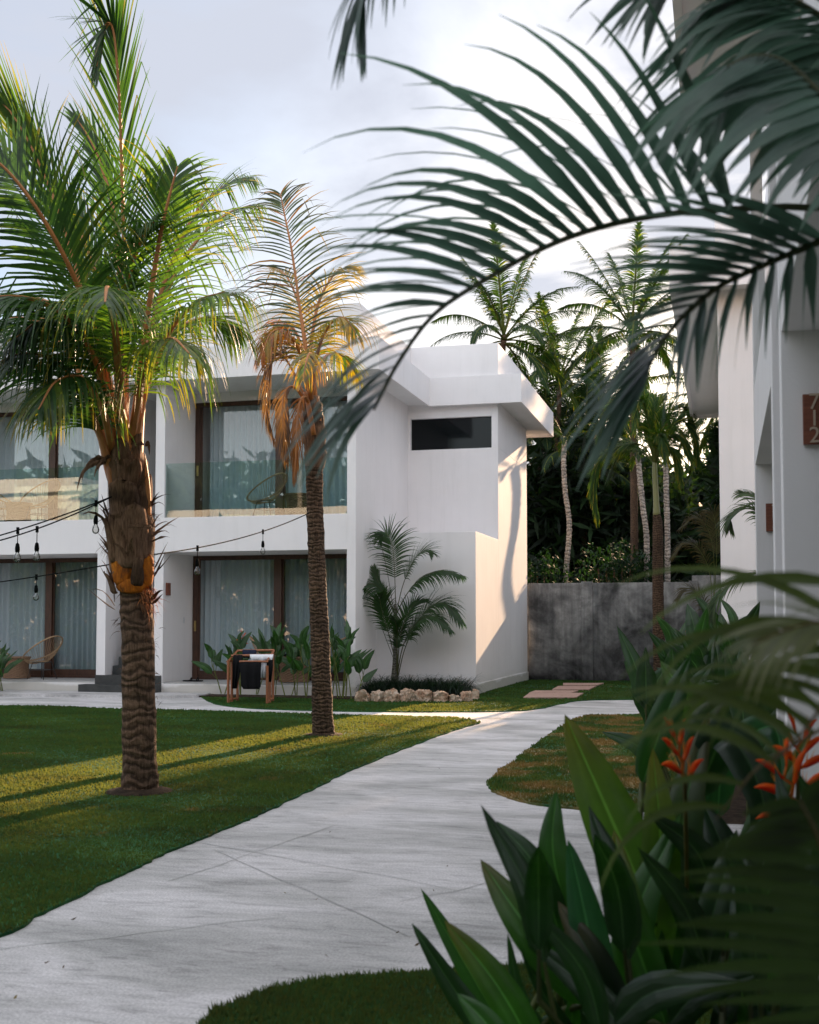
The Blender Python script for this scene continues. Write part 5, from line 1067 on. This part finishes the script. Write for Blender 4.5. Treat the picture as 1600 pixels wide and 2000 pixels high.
# heliconia bed along the right row
HB = [(.02, 15.8, 1.7, 8, 'tall heliconia by the plain villa wall, carrying the small far orange bloom', 0), (-.38, 14.6, 1.5, 8, 'broad heliconia clump in the bed, left of the small wooden board', 1), (-.05, 13.2, 1.6, 9, 'dense heliconia in the middle of the right bed', 0), (-.35, 11.9, 1.25, 8, 'heliconia leaning over the dry grass patch', 0),
      (.02, 10.6, 1.35, 9, 'dark heliconia at the foot of the white pillar', 0), (-.30, 9.6, 1.1, 7, 'heliconia at the near end of the soil bed', 0), (.1, 17.0, 1.5, 7, 'heliconia deepest in the right bed beside the plain villa', 0), (-.2, 8.4, 1.1, 7, 'heliconia beside the paving of the near villa', 0), (.10, 7.5, 1.0, 6, 'short heliconia in front of the black stair recess', 0)]
for i, (x, y, h, n, lb, fl) in enumerate(HB):
    heliconia((x, y, .03), h, n, 700 + i, lb, 'heliconias in the bed along the right villas', W=.15, spread=.35, leafL=.62, col=(.018, .05, .014), nst=max(3, n // 2), stemc=(.08, .09, .03))
fp = D(1335, 1290, 14.5); hp = bpy.data.objects['heliconia.013'] if 'heliconia.013' in bpy.data.objects else None
flower(hp, D(1336, 1278, 14.6), D(1334, 1240, 14.6), .26, 3)

# ================================================================== FOREGROUND HELICONIAS
def leaf_obj(parent, pts, W, seed, up, col, tip=None, fold=.3, wave=.03):
    mb = MB(); paddle(mb, pts, W, random.Random(seed), up=up, col=col, tip=tip, n=16, fold=fold, wave=wave); return mb.build('leaf', PADDLE, parent, smooth=True, recalc=False)
K1 = (.030, .100, .018); K2 = (.014, .048, .012); K3 = (.060, .130, .016); K4 = (.020, .085, .034); K5 = (.007, .024, .009)
CLUMPS = [
 ('big heliconia clump at the bottom, whose long pointed leaves reach left over the path', (-.62, 3.55, .0), [
    ([(1080, 2120, 3.3), (975, 1930, 3.3), (868, 1797, 3.35)], 74, K1, (.3, -1, .3)), ([(1150, 1960, 3.35), (1030, 1810, 3.35), (938, 1678, 3.45)], 84, K1, (.3, -1, .3)), ([(1110, 1880, 3.5), (1050, 1700, 3.5), (970, 1603, 3.6)], 58, K2, (.3, -1, .3)),
    ([(1110, 1800, 3.5), (1080, 1660, 3.55), (1087, 1545, 3.6)], 62, K1, (0, -1, .1)), ([(1280, 1800, 3.6), (1190, 1590, 3.7), (1103, 1395, 3.8)], 118, K3, (.2, -1, .2)), ([(1060, 2150, 3.1), (960, 2010, 3.1), (893, 1940, 3.15)], 60, K1, (.2, -1, .3)),
    ([(1190, 2050, 3.3), (1150, 1820, 3.35), (1110, 1640, 3.4)], 80, K4, (0, -1, .2)), ([(1230, 2080, 3.3), (1170, 1900, 3.3), (1090, 1760, 3.4)], 80, K5, (.1, -1, .2))], (1180, 2100)),
 ('heliconia clump behind the drooping frond, with the central orange bloom', (-.25, 3.75, .0), [
    ([(1260, 2000, 3.6), (1290, 1680, 3.6), (1275, 1460, 3.65)], 84, K3, (0, -1, 0)), ([(1340, 1950, 3.7), (1330, 1640, 3.7), (1385, 1390, 3.8)], 92, K2, (-.2, -1, .1)), ([(1360, 1560, 3.8), (1420, 1440, 3.75), (1490, 1560, 3.6), (1475, 1690, 3.55)], 96, K5, (.5, -1, .5)),
    ([(1240, 2000, 3.5), (1240, 1800, 3.5), (1330, 1590, 3.6)], 86, K1, (-.2, -1, .1)), ([(1300, 2000, 3.4), (1230, 1800, 3.4), (1200, 1620, 3.5)], 84, K1, (.1, -1, .1)), ([(1330, 2000, 3.4), (1400, 1760, 3.4), (1440, 1620, 3.5)], 70, K2, (-.2, -1, .1)),
    ([(1400, 1600, 4.0), (1420, 1480, 4.0), (1510, 1420, 4.0), (1530, 1540, 3.9)], 70, K4, (.3, -1, .6)), ([(1350, 1560, 4.1), (1370, 1420, 4.1), (1430, 1350, 4.2)], 64, K2, (-.2, -1, .2)), ([(1255, 1530, 4.2), (1300, 1400, 4.2), (1350, 1280, 4.3)], 66, K2, (0, -1, .2)), ([(1380, 1500, 4.3), (1350, 1380, 4.3), (1290, 1290, 4.4)], 66, K3, (0, -1, .2))], (1320, 2100)),
 ('heliconia at the right edge of the frame with two orange blooms by the white wall', (.08, 3.9, .0), [
    ([(1430, 1780, 4.0), (1490, 1600, 4.0), (1588, 1425, 4.1)], 62, K2, (-.3, -1, .2)), ([(1470, 1800, 3.9), (1560, 1640, 3.9), (1680, 1500, 3.9)], 70, K1, (-.3, -1, .3)), ([(1450, 1850, 3.9), (1420, 1680, 3.9), (1370, 1560, 4.0)], 80, K5, (.2, -1, .3)), ([(1480, 1900, 3.6), (1440, 1760, 3.6), (1400, 1700, 3.6)], 76, K5, (.2, -1, .3)), ([(1540, 1900, 3.7), (1590, 1740, 3.7), (1640, 1620, 3.7)], 76, K2, (-.2, -1, .3))], (1500, 2050))]
FG = []
for ci, (lb, loc, lv, sb) in enumerate(CLUMPS):
    t = thing('heliconia', lb, 'plant', loc, 'heliconias in the near foreground'); FG.append(t)
    for i, (c, wpx, col, up) in enumerate(lv):
        P = [D(*q) for q in c]; dd = c[1][2]; leaf_obj(t, P, wpx * dd / F * .98, 800 + ci * 40 + i, up, col, tip=(.16, .13, .03) if i in (4, 0) else (.10, .075, .03) if i % 3 == 1 else None)
        mb = MB(); base = Vector(loc) + Vector((.12 * math.cos(i * 2.1), .12 * math.sin(i * 2.1), 0)); mb.tube(spline([base, base.lerp(P[0], .6) + Vector((0, 0, .06)), P[0]], 8), .011, 6, 0, hcol((.09, .11, .03), random.Random(i))); mb.build('stem', LEAFN, t, smooth=True)
    r = random.Random(ci)
    for i in range(11):   # low inner leaves
        a = r.uniform(0, 6.28); b = Vector(loc) + Vector((r.uniform(-.08, .30), r.uniform(-.2, .25), .03)); h = r.uniform(.30, (.58, .85, .75)[ci]); o = Vector((math.cos(a), math.sin(a), 0))
        P = [b + Vector((0, 0, .15)), b + o * .12 + Vector((0, 0, h * .6)), b + o * r.uniform(.12, .28) + Vector((0, 0, h))]; leaf_obj(t, P, r.uniform(.045, .075), 900 + ci * 40 + i, (r.uniform(-.5, .5), -1, .3), r.choice((K2, K5, K2, K1)))
flower(FG[1], D(1338, 1525, 3.1), D(1322, 1440, 3.1), .15, 1); flower(FG[2], D(1565, 1590, 3.3), D(1530, 1500, 3.3), .19, 3); flower(FG[2], D(1560, 1500, 3.4), D(1562, 1435, 3.4), .15, 6)
for t, a, b in ((FG[1], (1345, 1900, 3.7), (1338, 1525, 3.25)), (FG[2], (1540, 1800, 3.9), (1565, 1590, 3.3)), (FG[2], (1550, 1800, 3.95), (1560, 1500, 3.4))):
    mb = MB(); mb.tube(spline([D(*a), D(*b)], 6), .006, 6, 0, (.10, .08, .02)); mb.build('flower_stalk', LEAFN, t)
heliconia((-.05, 3.2, 0), .85, 8, 761, 'low dark heliconia at the very bottom of the picture, under the blurred frond', 'heliconias in the near foreground', W=.09, spread=.4, leafL=.5, col=(.010, .03, .010), nst=5, stemc=(.05, .06, .02))

# ================================================================== FOREGROUND ARECA PALM
AG = (.075, .125, .100); AG2 = (.085, .135, .10)
fa = thing('areca_palm', 'large blurred palm in the near foreground, its fronds arching in from the right', 'palm', (.62, 2.15, 0))
AL = [
 # upper arching frond
 dict(c=[(1760, 460, 2.75), (1600, 408, 2.75), (1440, 408, 2.75), (1290, 420, 2.75), (1165, 446, 2.72), (1060, 485, 2.7), (950, 545, 2.65), (850, 612, 2.6), (780, 705, 2.55), (730, 800, 2.5)], n=23, Ln=.67, Wd=.041, fwd=18, fgrow=46, lift=70, droop=1.0, up=(0, 0, 1), t0=.10, prof=lambda t: (.85 + .5 * t) if t < .3 else 1 - .62 * ((t - .3) / .7) ** 1.1),
 dict(c=[(1780, 450, 2.5), (1650, 455, 2.5), (1560, 488, 2.5), (1480, 522, 2.5), (1400, 562, 2.5), (1330, 622, 2.48), (1280, 690, 2.45), (1250, 760, 2.42)], n=16, Ln=.42, Wd=.042, fwd=42, fgrow=36, lift=66, droop=.45, up=(0, 0, 1), t0=.12, prof=lambda t: 1 - .35 * t),
 dict(c=[(1780, 452, 2.5), (1650, 458, 2.5), (1560, 490, 2.5), (1480, 524, 2.5), (1400, 564, 2.5), (1330, 624, 2.48)], n=5, Ln=.22, Wd=.036, fwd=20, fgrow=40, lift=-66, droop=1.2, up=(0, 0, 1), t0=.3, prof=lambda t: .8 + .3 * t),
 dict(c=[(1800, 300, 2.6), (1700, 120, 2.6), (1600, 30, 2.6), (1520, -10, 2.6), (1450, -20, 2.6), (1380, 0, 2.6)], n=18, Ln=.44, Wd=.034, fwd=35, lift=-40, droop=.9, up=(0, -.2, 1), t0=.15, prof=None),
 dict(c=[(1820, 500, 2.3), (1720, 300, 2.3), (1600, 180, 2.3), (1530, 120, 2.3), (1470, 110, 2.3), (1420, 130, 2.3)], n=18, Ln=.42, Wd=.040, fwd=25, lift=-35, droop=1.1, up=(.1, -.4, .8), t0=.2, prof=None),
 dict(c=[(1850, 420, 2.9), (1740, 250, 2.9), (1620, 130, 2.95), (1520, 90, 3.0), (1440, 110, 3.0), (1380, 160, 3.0)], n=20, Ln=.46, Wd=.036, fwd=40, lift=-30, droop=1.2, up=(0, -.3, 1), t0=.15, prof=None),
 dict(c=[(1800, 300, 3.0), (1640, -60, 3.0), (1400, -230, 3.0), (1100, -250, 2.95), (860, -180, 2.9), (745, -90, 2.85), (712, -30, 2.85), (700, 20, 2.85)], n=40, Ln=.40, Wd=.026, fwd=38, lift=0, droop=1.6, up=(0, -.3, 1), t0=.2, prof=lambda t: 1 - .55 * t),
 dict(c=[(1840, 380, 2.7), (1740, 150, 2.7), (1620, -60, 2.7), (1480, -120, 2.7), (1360, -90, 2.7), (1290, -20, 2.7)], n=20, Ln=.5, Wd=.03, fwd=45, lift=20, droop=.7, up=(0, -.8, .6), t0=.2, prof=None),
]
for i, f in enumerate(AL):
    P = [D(*q) for q in f['c']]
    bs = Vector((.62, 2.15, 0)) + Vector((.06 * math.cos(i), .06 * math.sin(i), 0)); P = [bs, bs.lerp(P[0], .5) + Vector((.05, 0, .1))] + P
    tt = f['t0']; ext = .32 + tt * .4
    build_frond(fa, P, n=f['n'] + 4, Ln=f['Ln'], Wd=f['Wd'], fwd=f['fwd'], fgrow=f.get('fgrow', 28), lift=f['lift'], droop=f['droop'], up=f['up'], t0=ext, r=random.Random(1000 + i), cols=(AG, AG2), rad=(.006, .0035), segs=9, jit=.05, prof=f['prof'], leafm=LEAFF, rachm=LEAFF, rach=(.06, .07, .025), fold=.12)
# lower, nearer fronds
fb = thing('areca_palm', 'very near out of focus palm at the lower right, brushing the lens side', 'palm', (.42, 1.35, 0))
BL = [
 dict(c=[(1720, 1120, 1.5), (1670, 1210, 1.5), (1640, 1290, 1.5), (1610, 1370, 1.5), (1560, 1440, 1.5), (1500, 1500, 1.5)], n=8, Ln=.33, Wd=.015, fwd=-14, fgrow=26, lift=0, droop=1.5, up=(0, -1, 0), t0=.05, sides=(1,), prof=lambda t: 1 - .3 * t, col=((.045, .06, .018), (.13, .16, .08))),
 dict(c=[(1800, 1160, 1.7), (1740, 1240, 1.7), (1700, 1330, 1.7), (1640, 1400, 1.7), (1560, 1450, 1.7), (1480, 1500, 1.7), (1400, 1600, 1.7)], n=9, Ln=.32, Wd=.014, fwd=-4, fgrow=26, lift=10, droop=1.7, up=(0, -1, 0), t0=.05, sides=(1,), prof=lambda t: 1 - .3 * t, col=((.038, .052, .016), (.10, .13, .06))),
 dict(c=[(1690, 2150, 1.5), (1660, 2000, 1.5), (1640, 1880, 1.5), (1625, 1760, 1.5), (1600, 1640, 1.5), (1560, 1560, 1.5)], n=15, Ln=.23, Wd=.024, fwd=8, fgrow=14, lift=4, droop=.25, up=(0, -1, .1), t0=.05, col=((.020, .034, .012), (.032, .05, .016))),
 dict(c=[(1740, 1300, 1.45), (1690, 1240, 1.45), (1620, 1215, 1.45), (1540, 1230, 1.45), (1470, 1260, 1.45)], n=9, Ln=.16, Wd=.013, fwd=35, lift=10, droop=.9, up=(-.2, -.5, 1), t0=.05, col=((.05, .06, .014), (.09, .09, .03))),
]
for i, f in enumerate(BL):
    P = [D(*q) for q in f['c']]; bs = Vector((.42, 1.35, 0)) + Vector((.04 * math.cos(i * 2), .04 * math.sin(i * 2), 0)); P = [bs, bs.lerp(P[0], .55) + Vector((.04, 0, .05))] + P
    build_frond(fb, P, n=f['n'] + 3, Ln=f['Ln'], Wd=f['Wd'], fwd=f['fwd'], lift=f['lift'], fgrow=f.get('fgrow', 28), droop=f['droop'], up=f['up'], t0=.34 + f['t0'] * .3, r=random.Random(1100 + i), cols=f['col'], sides=f.get('sides', (1, -1)), prof=f.get('prof'), rad=(.006, .002), segs=8, jit=.06, leafm=LEAFN, rachm=LEAFN, rach=(.09, .06, .02), fold=.12, gap=.06)

# ================================================================== WHAT THE WINDOWS REFLECT
vo = thing('white_villa', 'sunlit white villa across the garden, seen only as a reflection in the balcony glass', 'building', (-26, -6, 0))
boxes('wall', [(-44, -28.3, -12, -5, 0, 7.4)], WHITE, vo); boxes('fascia', [(-44.5, -27.9, -12.4, -4.5, 7.4, 8.0)], WHITE, vo); boxes('window', [(-40, -36, -5.0, -4.97, 4.2, 6.6), (-34, -30, -5.0, -4.97, 4.2, 6.2)], DARKG, vo)
vp = thing('white_villa', 'lower sunlit white villa across the garden, reflected at the foot of the right balcony glass', 'building', (-14, -6, 0))
boxes('wall', [(-25, -15, -12, -5, 0, 5.9)], WHITE, vp); boxes('fascia', [(-25.4, -14.6, -12.4, -4.6, 5.9, 6.4)], WHITE, vp); boxes('window', [(-23, -17, -5.0, -4.97, 3.2, 5.2)], DARKG, vp)
for i, (x, y, ch, lb) in enumerate(((-30, -16, 10, 'coconut palm behind the reflected villa, left'), (-22, -17, 11, 'coconut palm behind the reflected villa, middle'), (-16, -15, 9.5, 'coconut palm behind the reflected villa, right'), (-10, -14, 9, 'coconut palm across the garden reflected near the slender palm'), (-24, -1, 5.2, 'coconut palm standing in front of the reflected villa'))):
    coco((x, y, -.04), ch, label=lb, n=18, seed=80 + i, sc=.9, group='coconut palms across the garden')
leafcloud('far_treeline', 9000, (-48, 4, -30, -18, 0, 11.5), .9, [(.02, .045, .016), (.03, .06, .018)], 8, 'treeline across the garden that the glass reflects', wl=.3)
leafcloud('garden_hedge', 14000, (-44, 4, -4.4, -3.2, 0, 5.8), .35, [(.02, .045, .016), (.03, .06, .018)], 18, 'clipped hedge across the garden that the lower glass doors reflect', wl=.35)

# leaf litter on the path and lawn
r = random.Random(77); mb = MB()
for i in range(26):
    g = G(r.uniform(0, 1200), r.uniform(1400, 1980)); a = r.uniform(0, 6.28); sz = r.uniform(.006, .018)
    if r.random() < .35: g = G(r.choice((905, 700, 500, 250)) + r.uniform(-60, 60), r.choice((1420, 1500, 1600, 1710)) + r.uniform(-20, 40))
    u_ = Vector((math.cos(a), math.sin(a), 0)); v_ = Vector((-u_.y, u_.x, 0)); b_ = Vector((g.x, g.y, .012 if True else 0))
    mb.add([b_ - u_ * sz, b_ + v_ * sz * .35 + Vector((0, 0, .006)), b_ + u_ * sz + Vector((0, 0, .01)), b_ - v_ * sz * .35], [(0, 1, 2, 3)], 0, hcol(r.choice(((.10, .06, .03), (.06, .04, .025), (.16, .12, .05))), r))
tag(mb.build('leaf_litter', LEAFD, None, recalc=False), 'tiny dry leaf scraps scattered over the path', 'leaf litter', kind='stuff')
